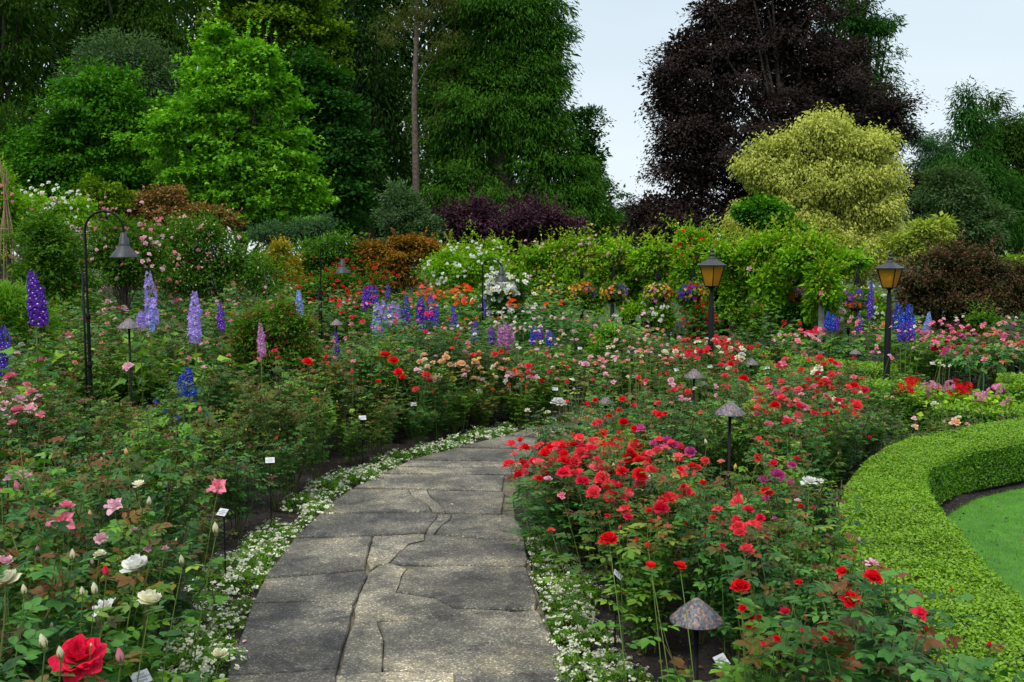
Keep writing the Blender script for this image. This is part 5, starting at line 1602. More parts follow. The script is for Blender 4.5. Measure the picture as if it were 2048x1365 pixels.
# blossoms of the climbers and shrubs
for root, P, D, blooms, seed, cr in BLOOM_JOBS:
    r = np.random.default_rng(seed + 5)
    front = np.where(D[:, 1] < .25)[0]
    for col, n, size in blooms:
        small = size < .065
        k = r.choice(front, n) if len(front) else []
        # blossoms come in trusses
        hub = r.choice(front, max(3, n // 5))
        k = np.where(r.random(n) < (.6 if not small else .05), hub[r.integers(len(hub), size=n)], k)
        pos = P[k] + D[k] * cr * .75 + r.normal(0, cr * .42, (n, 3))
        if small:
            g = Geo()
            scatter(g, FLW, pos, r.normal(0, 1, (n, 3)), D[k] + A(0, -.5, .4), size * r.uniform(.8, 1.2, n), r.random(n))
            mk('blossoms', g, [PET[col]], root, kind='stuff')
        else:
            for q in range(n):
                d = D[k[q]]
                bloom_obj(root, pos[q], size * r.uniform(.75, 1.15), col, 'lod', tiltv=(d[0] + r.normal(0, .3), d[1] - .5, .7 + d[2] * .4))

# ------------------------------------------------------------------ rose bush foliage
CL_OLD = [compound(s) for s in range(5)]
CL_YNG = [compound(20 + s) for s in range(3)]
def bush_sites(seed, spread=.42, ncane=8, step=.032):
    """canes of one bush and the places where its leaves grow; unit height 1"""
    r = np.random.default_rng(seed)
    canes, sites, tips = [], [], []
    def grow(p, d, L, rad, level):
        n = max(3, int(L / .07))
        pts = [p.copy()]
        dd = d.copy()
        for _ in range(n):
            dd = nrm(dd + r.normal(0, .09, 3) + A(0, 0, .05))
            p = p + dd * L / n
            pts.append(p.copy())
        pts = np.array(pts)
        canes.append((pts, rad, level))
        cum = np.linspace(0, L, n + 1)
        a = r.uniform(0, 6.28)
        for t in np.arange(.10 if level else .22, L, step * r.uniform(.85, 1.15)):
            a += 2.4 + r.normal(0, .3)
            q = A(*[np.interp(t, cum, pts[:, k]) for k in range(3)])
            age = (t / L) ** 6 if level else (t / L) ** 12
            sites.append((q, A(math.cos(a), math.sin(a), r.uniform(-.15, .55)), .125 * r.uniform(.75, 1.15) * (1 - .25 * age), age * (r.random() < .38)))
        if level < 2:
            for _ in range(2 if level == 0 else int(r.random() < .6)):
                t = r.uniform(.35, .8)
                q = A(*[np.interp(t * L, cum, pts[:, k]) for k in range(3)])
                out = nrm(A(r.normal(), r.normal(), 0)) * .75 + A(0, 0, .9)
                grow(q, nrm(out + dd * .3), L * r.uniform(.35, .55), rad * .6, level + 1)
        tips.append((pts[-1], dd))
    for k in range(ncane):
        a = k * 2 * math.pi / ncane + r.normal(0, .3)
        sp = spread * r.uniform(.3, 1.1)
        d = nrm(A(math.cos(a) * sp, math.sin(a) * sp, .9))
        grow(A(math.cos(a) * .03, math.sin(a) * .03, 0), d, r.uniform(.72, 1.0), .0065, 0)
    return canes, sites, tips
def bush_meshes(seed, young=.5, **kw):
    canes, sites, tips = bush_sites(seed, **kw)
    r = np.random.default_rng(seed + 1)
    g = Geo()
    for tp in range(len(CL_OLD)):
        S = [s for k, s in enumerate(sites) if k % len(CL_OLD) == tp]
        P = np.array([s[0] for s in S]); X = np.array([s[1] for s in S])
        N = A(0, 0, 1) + r.normal(0, .28, (len(S), 3)) - X * .1
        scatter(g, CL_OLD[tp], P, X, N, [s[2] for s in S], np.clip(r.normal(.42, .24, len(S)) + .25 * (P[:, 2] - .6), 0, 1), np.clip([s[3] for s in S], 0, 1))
    gc = Geo()
    for pts, rad, lv in canes:
        tube(gc, pts, rad * np.linspace(1.1, .55, len(pts)), 5 if lv == 0 else 4, rv=.2 + .3 * lv)
    return g.mesh('rose_leaves', [M['leaf_deep']], False), gc.mesh('rose_canes', [M['cane']]), canes, sites, tips
BUSH = [bush_meshes(400 + s, ncane=[7, 8, 9, 8, 7, 10, 8, 9][s], spread=[.40, .46, .52, .36, .5, .44, .56, .42][s]) for s in range(8)]
print('bush polys', [len(b[0].polygons) for b in BUSH])

# single leaves for the nearest bushes
LEAFM = []
for s in range(8):
    g = Geo()
    scatter(g, (CL_OLD + CL_YNG)[s], [(0, 0, 0)], [(1, 0, 0)], [(0, 0, 1)], [1.0], [[.2, .4, .55, .35, .7, .5, .5, .8][s]], [0 if s < 5 else .8])
    LEAFM.append(g.mesh('rose_leaf', [M['leaf_deep']], False))

# the leafy shoot under a single bloom, unit height
SLM = []
for s in range(5):
    r = np.random.default_rng(700 + s)
    g = Geo()
    n = 9
    a = np.arange(n) * 2.4 + r.normal(0, .3, n)
    P = np.c_[.03 * np.cos(a), .03 * np.sin(a), np.linspace(.28, .90, n)]
    for q in range(n):
        scatter(g, CL_OLD[(q + s) % 5], P[q:q + 1], [(math.cos(a[q]), math.sin(a[q]), r.uniform(-.1, .5))], [(r.normal(0, .25), r.normal(0, .25), 1)], [r.uniform(.095, .135)], r.random(1), float(q >= 7) * r.random() * .8)
    SLM.append(g.mesh('shoot_leaves', [M['leaf_deep']]))

# ------------------------------------------------------------------ the blooms seen in the photograph
def zdef(px, py):
    if px < 1080 - 0:
        if py > 700:
            return .92
        return .92 + (700 - py) / 140 * .42
    if px < 1700:
        return .76
    return .78 if py > 750 else .78 + (750 - py) / 110 * .2
# px, py, size in photo pixels, colour, kind, height above the soil (None = as its bed)
HERO = [
    (160, 1322, 122, 'rosered', 'full', 1.06), (38, 957, 58, 'palepink', 'flat', 1.0), (38, 983, 22, 'pink', 'bud', .95), (436, 974, 50, 'pink', 'loose', .98), (3, 985, 26, 'pink', 'loose', 1.0),
    (278, 972, 30, 'cream', 'cup', 1.05), (230, 1012, 50, 'palepink', 'loose', 1.0), (133, 1014, 30, 'pink', 'cup', 1.02), (124, 1042, 62, 'pink', 'loose', .98), (202, 1078, 32, 'palepink', 'flat', .95),
    (268, 1061, 16, 'palepink', 'cup', .95), (296, 1087, 18, 'pink', 'loose', .9), (296, 1098, 20, 'palepink', 'loose', .88), (331, 1097, 16, 'palepink', 'loose', .88), (200, 1110, 28, 'cream', 'full', 1.0), (274, 1136, 66, 'white', 'cup', 1.02),
    (300, 1204, 62, 'cream', 'cup', 1.02), (212, 1215, 62, 'white', 'loose', .88), (8, 1128, 44, 'palepink', 'cup', 1.0), (14, 1163, 62, 'cream', 'cup', 1.0),
    (440, 1312, 40, 'cream', 'cup', .70), (432, 1068, 24, 'cream', 'bud', .95), (90, 1296, 30, 'cream', 'bud', 1.15), (242, 1326, 30, 'pink', 'bud', 1.08), (213, 1153, 22, 'rosered', 'bud', 1.02),
    (122, 1318, 26, 'cream', 'bud', 1.2), (182, 1295, 10, 'cream', 'bud', 1.1), (49, 1190, 22, 'cream', 'bud', 1.05), (145, 1120, 20, 'cream', 'bud', 1.02), (298, 1012, 18, 'cream', 'bud', 1.0), (181, 1035, 14, 'apricot', 'bud', .95),
    (253, 912, 14, 'apricot', 'bud', 1.0), (131, 914, 12, 'apricot', 'bud', .98), (400, 827, 14, 'salmon', 'bud', .95), (205, 924, 10, 'apricot', 'bud', .98), (365, 1130, 20, 'cream', 'bud', .95), (190, 1190, 24, 'cream', 'bud', .98), (165, 1192, 18, 'cream', 'bud', 1.0),
    (15, 785, 30, 'pink', 'flat', .95), (40, 800, 30, 'palepink', 'flat', .95), (62, 786, 26, 'pink', 'flat', .95), (8, 812, 30, 'palepink', 'flat', .92), (35, 824, 34, 'pink', 'full', .92), (62, 818, 28, 'palepink', 'flat', .92), (82, 830, 22, 'pink', 'loose', .9),
    (25, 848, 20, 'pink', 'cup', .9), (84, 720, 20, 'pink', 'full', .98), (20, 755, 24, 'pink', 'full', .98), (78, 795, 22, 'palepink', 'loose', .93), (3, 770, 22, 'palepink', 'flat', .95), (54, 770, 18, 'pink', 'flat', .96), (12, 838, 20, 'palepink', 'cup', .9),
    (137, 673, 22, 'pink', 'cup', 1.0), (216, 608, 22, 'palepink', 'full', 1.12), (248, 621, 26, 'palepink', 'flat', 1.1), (238, 617, 14, 'rosered', 'bud', 1.1), (288, 659, 14, 'pink', 'full', 1.05), (256, 734, 22, 'palepink', 'flat', .95), (258, 675, 17, 'pink', 'cup', 1.02), (335, 655, 12, 'pink', 'full', 1.05),
    (400, 720, 11, 'pink', 'cup', .95), (465, 629, 17, 'orange', 'flat', 1.08), (372, 578, 18, 'palepink', 'full', 1.25), (385, 574, 16, 'palepink', 'full', 1.25), (207, 577, 12, 'palepink', 'full', 1.2), (264, 576, 14, 'pink', 'full', 1.2), (108, 623, 9, 'rosered', 'bud', 1.1), (141, 580, 11, 'pink', 'flat', 1.2),
    (615, 725, 20, 'red', 'full', .95), (653, 715, 12, 'red', 'full', .95), (656, 727, 10, 'rosered', 'cup', .92), (770, 712, 24, 'red', 'full', .92), (787, 723, 22, 'red', 'full', .90), (797, 745, 19, 'red', 'full', .88), (806, 755, 14, 'red', 'full', .86),
    (852, 751, 20, 'coral', 'full', .85), (858, 760, 14, 'rosered', 'full', .84), (875, 757, 20, 'cream', 'full', .85), (756, 765, 14, 'red', 'cup', .85), (832, 779, 16, 'coral', 'loose', .82), (867, 783, 10, 'coral', 'cup', .8), (893, 813, 12, 'coral', 'bud', .75), (705, 750, 13, 'rosered', 'bud', .9),
    (848, 712, 17, 'apricot', 'full', .9), (840, 724, 14, 'apricot', 'full', .9), (884, 725, 17, 'apricot', 'full', .88), (892, 716, 15, 'apricot', 'full', .9), (893, 707, 10, 'apricot', 'cup', .92), (907, 731, 13, 'palepink', 'full', .88), (922, 730, 23, 'apricot', 'full', .88), (951, 726, 16, 'apricot', 'full', .88),
    (905, 698, 12, 'orange', 'full', .92), (947, 711, 13, 'rosered', 'full', .9), (958, 708, 12, 'rosered', 'full', .9), (990, 709, 15, 'coral', 'full', .9), (1003, 704, 12, 'red', 'cup', .9), (933, 741, 11, 'red', 'cup', .86), (936, 687, 13, 'pink', 'full', .95), (938, 696, 10, 'pink', 'full', .95),
    (1043, 735, 12, 'apricot', 'full', .86), (1057, 733, 18, 'rosered', 'flat', .86), (1055, 746, 12, 'rosered', 'cup', .84), (1002, 738, 16, 'apricot', 'flat', .85), (1012, 738, 10, 'orange', 'cup', .85), (992, 757, 15, 'cream', 'cup', .83), (1025, 753, 20, 'palepink', 'full', .83), (1044, 760, 14, 'apricot', 'loose', .82), (1012, 762, 14, 'white', 'loose', .8),
    (1005, 786, 16, 'apricot', 'cup', .78), (1054, 783, 9, 'apricot', 'cup', .78), (1117, 808, 30, 'white', 'full', .72), (1132, 806, 16, 'coral', 'cup', .7), (1096, 827, 14, 'cream', 'cup', .6), (1055, 822, 13, 'cream', 'cup', .5), (820, 702, 10, 'rosered', 'cup', .95), (1171, 730, 16, 'palepink', 'full', .85), (1211, 749, 13, 'palepink', 'full', .82), (1226, 766, 12, 'palepink', 'cup', .8),
    # right of the path
    (1218, 1081, 48, 'red', 'full', .86), (1301, 1134, 27, 'red', 'cup', .86), (1297, 1099, 16, 'red', 'bud', .84), (1360, 1134, 28, 'red', 'cup', .84), (1493, 1102, 34, 'coral', 'cup', .82), (1481, 1175, 46, 'red', 'full', .88), (1598, 1167, 20, 'red', 'cup', .88),
    (1685, 1145, 28, 'red', 'cup', .86), (1745, 1156, 46, 'red', 'full', .86), (1703, 1200, 48, 'red', 'flat', .86), (1663, 1184, 22, 'red', 'cup', .86), (1570, 1225, 26, 'rosered', 'cup', .84), (1648, 1280, 18, 'red', 'cup', .8), (1662, 1268, 14, 'rosered', 'cup', .8), (1612, 1240, 8, 'red', 'bud', .8),
    (1840, 1228, 36, 'rosered', 'loose', .84), (1917, 1240, 42, 'rosered', 'flat', .86), (1912, 1297, 24, 'red', 'loose', .8), (1790, 1055, 17, 'salmon', 'cup', .95), (1718, 1084, 10, 'palepink', 'bud', .9), (1744, 1128, 32, 'palepink', 'loose', .82), (1595, 1003, 15, 'palepink', 'cup', .85),
    (1618, 965, 36, 'white', 'flat', .82), (1641, 963, 18, 'white', 'loose', .8), (1534, 986, 27, 'red', 'full', .8), (1555, 951, 26, 'magenta', 'full', .8), (1584, 931, 20, 'magenta', 'full', .82), (1547, 928, 20, 'rosered', 'full', .82), (1527, 961, 24, 'magenta', 'flat', .78), (1580, 968, 20, 'magenta', 'cup', .76), (1516, 915, 20, 'red', 'flat', .82),
    (1478, 1057, 34, 'coral', 'full', .84), (1508, 1052, 36, 'coral', 'flat', .84), (1496, 1022, 28, 'rosered', 'cup', .82), (1340, 1003, 50, 'coral', 'full', 0.72), (1322, 1018, 34, 'rosered', 'full', 0.72), (1372, 985, 32, 'coral', 'full', 0.72), (1291, 956, 26, 'palepink', 'loose', 0.66), (1238, 943, 15, 'cream', 'cup', 0.66), (1228, 940, 14, 'cream', 'bud', 0.66),
    (1335, 884, 22, 'magenta', 'full', 0.72), (1346, 893, 24, 'magenta', 'full', 0.72), (1380, 905, 26, 'magenta', 'full', 0.72), (1306, 888, 20, 'magenta', 'flat', 0.72), (1272, 893, 34, 'coral', 'full', 0.66), (1240, 888, 24, 'red', 'flat', 0.66), (1160, 877, 26, 'coral', 'flat', 0.66), (1190, 888, 40, 'coral', 'flat', 0.66),
    (1022, 888, 22, 'coral', 'flat', 0.58), (1041, 882, 16, 'red', 'cup', 0.58), (1018, 930, 26, 'coral', 'full', 0.58), (1051, 896, 22, 'red', 'flat', 0.58), (1082, 890, 22, 'coral', 'loose', 0.58), (1094, 910, 32, 'coral', 'loose', 0.58), (1205, 868, 26, 'red', 'loose', 0.66), (1240, 868, 16, 'red', 'cup', 0.66),
    (1280, 858, 26, 'magenta', 'flat', 0.66), (1150, 843, 12, 'rosered', 'cup', 0.66), (1096, 960, 18, 'palepink', 'cup', 0.58), (1124, 992, 20, 'pink', 'loose', 0.66), (1250, 1020, 32, 'coral', 'loose', 0.66), (1255, 1034, 26, 'rosered', 'flat', 0.66), (1102, 1060, 18, 'coral', 'loose', .6), (1445, 1093, 16, 'rosered', 'cup', .8), (1238, 1060, 10, 'coral', 'bud', .8), (1426, 1038, 18, 'red', 'cup', 0.72),
    (1706, 718, 12, 'rosered', 'cup', None), (1228, 765, 12, 'palepink', 'cup', None),
    (1470, 940, 12, 'yellow', 'bud', .8), (1442, 925, 16, 'salmon', 'cup', 0.72), (1413, 890, 12, 'cream', 'bud', 0.72),
    (1713, 832, 22, 'coral', 'full', .78), (1712, 815, 24, 'coral', 'full', .78), (1868, 810, 17, 'cream', 'cup', .75), (1911, 845, 22, 'apricot', 'flat', .72), (1650, 759, 16, 'cream', 'full', .8), (1630, 748, 20, 'cream', 'full', .8), (1637, 738, 18, 'cream', 'full', .8), (1785, 795, 8, 'apricot', 'cup', .7), (1772, 795, 8, 'apricot', 'cup', .7),
    (1461, 699, 16, 'cream', 'full', .88), (1483, 719, 14, 'cream', 'full', .86), (1484, 711, 14, 'white', 'full', .86), (1330, 706, 16, 'cream', 'full', 0.72), (1364, 712, 13, 'cream', 'full', 0.72), (1420, 710, 12, 'cream', 'full', 0.72), (1443, 707, 12, 'cream', 'flat', 0.72), (1414, 687, 12, 'cream', 'full', 0.72),
    (1210, 842, 10, 'coral', 'bud', 0.66), (1298, 930, 18, 'red', 'bud', 0.66), (1388, 957, 16, 'coral', 'bud', 0.72), (1340, 965, 16, 'coral', 'loose', 0.72),
]
# px, py, rx, ry, count, size range, colours, height
FIELD = [
    (1185, 920, 110, 46, 44, 18, 34, ['coral', 'coral', 'lightcoral', 'red', 'rosered'], .66), (1230, 970, 60, 45, 22, 20, 34, ['coral', 'lightcoral', 'red', 'rosered'], .64), (1060, 925, 50, 40, 14, 16, 26, ['coral', 'lightcoral', 'red'], .58), (1330, 920, 50, 45, 18, 16, 28, ['coral', 'lightcoral', 'coral', 'magenta'], .72),
    (1480, 1020, 50, 50, 8, 18, 28, ['coral', 'rosered'], .82), (1395, 945, 60, 40, 8, 12, 20, ['coral', 'red'], .82),
    (1600, 780, 120, 70, 52, 12, 22, ['rosered', 'coral', 'lightcoral', 'red', 'rosered', 'pink'], .80), (1560, 800, 60, 60, 22, 14, 24, ['rosered', 'coral', 'lightcoral', 'pink'], .80), (1680, 780, 60, 40, 14, 12, 20, ['rosered', 'coral'], .80), (1450, 790, 90, 50, 14, 10, 20, ['red', 'coral', 'palepink'], .80), (1250, 820, 90, 40, 16, 12, 22, ['coral', 'red', 'red'], .80), (1320, 780, 90, 40, 8, 8, 14, ['rosered', 'palepink'], .8),
    (1435, 700, 90, 22, 50, 9, 15, ['rosered', 'red', 'red', 'rosered', 'cream'], .90), (1500, 728, 60, 18, 16, 9, 15, ['rosered', 'red', 'cream'], .86), (1400, 720, 90, 20, 10, 9, 14, ['cream', 'rosered', 'rosered'], .86),
    (1600, 676, 60, 12, 22, 7, 12, ['pink', 'salmon', 'pink', 'palepink'], .86), (1625, 663, 26, 8, 14, 9, 12, ['rosered', 'pink'], 1.0), (1580, 650, 22, 8, 16, 7, 10, ['red', 'crimson'], 1.0),
    (1880, 665, 60, 22, 34, 9, 14, ['pink', 'rosered', 'pink', 'magenta'], 1.0), (1850, 650, 90, 22, 16, 6, 10, ['palepink', 'cream', 'pink'], 1.05), (1920, 695, 60, 16, 14, 11, 16, ['crimson', 'magenta', 'crimson', 'rosered'], .95), (2000, 672, 60, 26, 26, 8, 13, ['pink', 'pink', 'magenta', 'salmon'], 1.0), (2010, 702, 50, 24, 18, 8, 14, ['salmon', 'orange', 'salmon', 'apricot'], .92), (1960, 640, 90, 12, 12, 6, 9, ['palepink', 'pink', 'cream'], 1.1),
    (1740, 650, 60, 26, 12, 7, 11, ['pink', 'salmon', 'palepink'], 1.0), (1860, 725, 50, 12, 5, 6, 10, ['cream', 'palepink'], .9), (1870, 850, 80, 24, 8, 8, 13, ['apricot', 'palepink', 'cream'], .7),
    (690, 590, 85, 28, 60, 6, 10, ['red', 'crimson', 'red', 'rosered'], None), (740, 610, 60, 18, 14, 6, 9, ['yellow', 'pink', 'palepink'], None), (660, 620, 60, 30, 16, 7, 12, ['red', 'rosered', 'pink'], None),
    (900, 588, 75, 24, 60, 9, 15, ['orange', 'orange', 'coral', 'orange'], 1.25), (930, 577, 22, 8, 14, 9, 13, ['orange'], 1.4), (840, 600, 60, 22, 16, 7, 11, ['orange', 'coral'], 1.2), (1028, 608, 16, 7, 9, 9, 13, ['orange'], 1.2), (1092, 613, 5, 5, 3, 9, 11, ['orange'], 1.15), (1122, 608, 7, 5, 3, 8, 11, ['orange'], 1.15),
    (1060, 580, 60, 12, 16, 5, 8, ['yellow'], 1.35), (900, 580, 50, 18, 12, 5, 8, ['yellow', 'yellow'], 1.3), (1100, 575, 20, 12, 10, 6, 8, ['yellow'], 1.35),
    (300, 565, 230, 26, 46, 6, 11, ['pink', 'palepink', 'rosered', 'salmon'], None), (480, 600, 130, 30, 24, 6, 11, ['pink', 'palepink', 'salmon'], None), (200, 640, 160, 50, 16, 7, 12, ['pink', 'salmon', 'palepink'], None), (560, 570, 40, 12, 26, 5, 9, ['cream', 'palepink'], None),
    (760, 650, 140, 60, 26, 6, 12, ['pink', 'rosered', 'red', 'palepink'], None), (1180, 670, 150, 60, 34, 6, 12, ['palepink', 'pink', 'palepink', 'salmon'], 1.0), (1060, 640, 80, 30, 14, 5, 9, ['white', 'palepink'], 1.05), (1290, 680, 80, 26, 22, 5, 9, ['salmon', 'palepink', 'pink'], .98),
    (930, 735, 100, 34, 38, 9, 15, ['apricot', 'apricot', 'palepink', 'cream', 'yellow'], .84), (1010, 760, 60, 26, 18, 9, 15, ['apricot', 'palepink', 'orange'], .82), (1100, 760, 90, 30, 10, 7, 11, ['rosered', 'palepink', 'red'], .8),
    (60, 580, 60, 20, 8, 7, 11, ['palepink', 'white', 'pink'], None), (300, 700, 200, 50, 10, 7, 12, ['palepink', 'pink', 'salmon'], None), (20, 720, 40, 40, 6, 10, 18, ['palepink', 'white'], None),
    (1600, 880, 120, 40, 10, 9, 16, ['rosered', 'palepink', 'coral'], .78), (1700, 860, 60, 30, 6, 8, 14, ['palepink', 'rosered'], .74),
    # scattered small blooms through the middle distance
    (1130, 720, 120, 60, 44, 7, 12, ['palepink', 'pink', 'salmon', 'cream', 'rosered'], .78), (1250, 700, 130, 50, 50, 7, 12, ['palepink', 'pink', 'salmon', 'palepink', 'cream'], .8), (1380, 760, 130, 50, 26, 9, 15, ['red', 'palepink', 'cream', 'rosered', 'pink'], .76),
    (900, 640, 150, 40, 34, 6, 10, ['palepink', 'orange', 'rosered', 'white'], None), (600, 680, 160, 60, 20, 7, 12, ['rosered', 'pink', 'salmon'], None), (420, 640, 180, 60, 26, 7, 12, ['pink', 'palepink', 'palepink', 'salmon'], None), (150, 620, 150, 60, 26, 7, 13, ['pink', 'palepink', 'rosered'], None),
    (1050, 640, 60, 40, 30, 6, 9, ['white', 'white', 'cream', 'palepink'], None), (1420, 690, 60, 20, 18, 8, 13, ['rosered', 'cream', 'coral'], .82), (1950, 690, 90, 30, 34, 8, 13, ['pink', 'palepink', 'rosered', 'magenta'], .9), (1780, 690, 60, 30, 12, 7, 11, ['pink', 'palepink'], .85), (1660, 820, 100, 50, 18, 9, 16, ['rosered', 'lightcoral', 'cream', 'palepink'], .74),
    (1300, 1060, 120, 60, 8, 10, 16, ['coral', 'lightcoral', 'red'], .70), (1560, 1040, 90, 60, 8, 9, 15, ['rosered', 'magenta', 'red'], .72), (1560, 1230, 130, 60, 8, 10, 20, ['red', 'red', 'rosered'], .78),
]
hedge_pts = np.vstack(HED)
HO = np.vstack([smooth(resample(o1, 60), 3), smooth(resample(o2, 40), 3)])
HO = HO[np.argsort(HO[:, 1])]
HO = HO[HO[:, 1] < 9.2]
def free(x, y, r=.3):
    if np.min(np.hypot(hedge_pts[:, 0] - x, hedge_pts[:, 1] - y)) < r + (.22 if y > 9 else .38):
        return False
    if 2.6 < y < 9 and x > np.interp(y, HO[:, 1], HO[:, 0]) - (.12 if y < 6 else .30):
        return False
    if y < 13:
        pth = (nA + nB) / 2
        if np.min(np.hypot(pth[:, 0] - x, pth[:, 1] - y)) < ((1.12 if y < 5 else 1.14) if x < at_y(LE, min(y, 11)) else 1.20 if y < 6.2 else 1.08 if y < 9 else .92):
            return False
    if 4.8 < x < 7 and 10.2 < y < 12.6:
        return False
    return True
fr = np.random.default_rng(2024)
BL = []      # world x, y, z, diameter, colour, kind
def put_bloom(px, py, s, c, kind, z, jit=0.0):
    z = zdef(px, py) if z is None else z
    z += jit
    if py <= HORIZON + 20:
        return
    x, y = gnd(px, py, z)
    if y > 27:
        return
    # a bloom cannot hang over the paving: step back along the same sight line
    while z > .34 and y < 14 and not free(x, y, .0) and (px < 1110 and py < 840 or px > 1500):
        z -= .03
        x, y = gnd(px, py, z)
    BL.append((x, y, z, s * (1.15 if s < 40 else 1.05) * y / FPX, c, kind))
for h_ in HERO:
    put_bloom(*h_)
for cx, cy_, rx, ry, n, s0, s1, cols, z in FIELD:
    for _ in range(n):
        a, q = fr.uniform(0, 6.28), math.sqrt(fr.random())
        s = fr.uniform(s0, s1)
        bx_, by_ = cx + rx * q * math.cos(a), cy_ + ry * q * math.sin(a)
        if any(abs(bx_ - k_[0]) < k_[3] + s * .5 and k_[4] - s * .6 < by_ < k_[4] + (k_[1] - k_[4]) * .6 + s * .5 for k_ in KEEP if k_[3] > 6):
            continue
        put_bloom(cx + rx * q * math.cos(a), cy_ + ry * q * math.sin(a), s, cols[fr.integers(len(cols))], ['full', 'flat', 'cup', 'full', 'loose'][fr.integers(5)], z, fr.normal(0, .04))

# ------------------------------------------------------------------ where the bushes stand
bushes = []     # dict
def bush_h(x, y):
    left = x < at_y(LE, min(y, 11.3)) if y < 11.3 else x < (y - 11.3) * .6
    if left:
        return (.84 if y < 9 else .84 + min(y - 9, 12) * .016), 'left'
    return (.70 if y < 9 else .64 if x / y < .36 else .74), 'right'
NLX, NLY = at(1393, 1240, .226 * FPX / 110)[:2]
occ = []
def add_bush(x, y, h=None, force=False, rmin=.45):
    for b in bushes:
        if (b['x'] - x) ** 2 + (b['y'] - y) ** 2 < rmin ** 2:
            return None
    if math.hypot(x - NLX, y - NLY) < .52 and y < NLY + .25:
        return None
    if 10.0 < y < 14.2 and x / y > .405 and abs(y - 14) > .1:
        return None
    hh, side = bush_h(x, y)
    b = dict(x=x, y=y, h=h or hh, side=side, bl=[], r=.42)
    bushes.append(b)
    return b
# the big coral bush cluster that leans over the path
for x, y, h in ((.42, 6.75, .60), (.40, 7.3, .64), (.80, 6.9, .66), (.80, 7.5, .68), (1.25, 7.0, .70), (1.25, 7.6, .70), (.78, 6.3, .58), (.36, 7.9, .62), (.75, 8.1, .66), (.45, 6.35, .5), (1.15, 6.4, .64)):
    bushes.append(dict(x=x, y=y, h=h, side='right', bl=[], r=.45))
# poisson-like filling of the beds
pr2 = np.random.default_rng(77)
tries = 0
while tries < 16000:
    tries += 1
    y = 1.9 + 19.5 * pr2.random() ** .8
    x = pr2.uniform(-1, 1) * (.56 * y + .5)
    if y < 2.6 and x > 0:
        continue
    if x > 0 and y < 3.1 and (x < 1.0 or y < 2.3):
        continue
    gap = .42 if y < 5 else .48 if y < 9 else .60 if y < 12 else .80 if y < 15 else .98
    if not free(x, y, .12 if y < 9 else .1):
        continue
    add_bush(x, y, rmin=gap)
# every bloom belongs to the nearest bush; a bush is set where none stands
for bl in BL:
    x, y, z = bl[:3]
    best, bd = None, 1e9
    for b in bushes:
        d = math.hypot(b['x'] - x, b['y'] - y)
        if d < bd:
            best, bd = b, d
    if bd > .33 and free(x, y, .0):
        best = add_bush(x, y, rmin=.28) or best
    best['bl'].append(bl)
for px_, pb_, yy_ in [(p, 740 if p < 1700 else 752, 14.9) for p in range(1530, 1800, 30)] + [(p, 797, 10.9) for p in range(1745, 1940, 28)] + [(p, 838, 9.8) for p in range(1830, 2060, 28)] + [(p, 800, 10.6) for p in (2010, 2035)]:
    KEEP.append((px_, pb_, yy_, 4, 690))
for px_, pb_, yy_, w_ in ((68, 655, 8.4, 18), (298, 650, 10.5, 10), (389, 680, 10, 12), (442, 655, 11.5, 8), (521, 712, 9.8, 10), (372, 792, 8.6, 16), (740, 618, 17.5, 14), (775, 662, 15.5, 26), (812, 650, 15.5, 8), (845, 665, 15, 10), (865, 660, 15.5, 12),
                          (907, 655, 15, 8), (950, 682, 14, 8), (1011, 694, 13.8, 16), (1080, 688, 14.4, 22), (1660, 660, 18, 10), (1812, 680, 13.8, 20), (1858, 660, 15.5, 8), (548, 740, 11.2, 40), (1010, 640, 17.5, 30), (1645, 700, 20.2, 6), (1370, 680, 23, 6)):
    KEEP.append((px_, pb_, yy_, w_, pb_ - 60))
# keep the lamp heads and plates clear of the bushes in front of them
for b in bushes:
    if b['bl']:
        b['h'] = min(b['h'] * 1.12, max(b['h'] * .9, np.mean([q[2] for q in b['bl']]) - .03))
    else:
        b['h'] *= pr2.uniform(.70, 1.12)
    for px, py, yy, w, pt in KEEP:
        if b['y'] < yy + .12:
            bx, by, _ = proj(b['x'], b['y'], b['h'])
            rpx = .34 * FPX / b['y']
            if abs(bx - px) < rpx + w:
                lim = 2 - (py - HORIZON + 6) / FPX * b['y']
                k_ = .92 if abs(bx - px) < rpx * .6 + w else 1.05
                b['h'] = max(.34, min(b['h'], lim * k_))
def blocked(x, y, z):
    px, py, dep = proj(x, y, z)
    m = .045 * FPX / dep
    for kx, kb, ky, w, kt in KEEP:
        if y < ky and abs(px - kx) < w * .75 + m and kt - m < py < kb + 12:
            return True
    return False
print('bushes', len(bushes), 'blooms', len(BL))

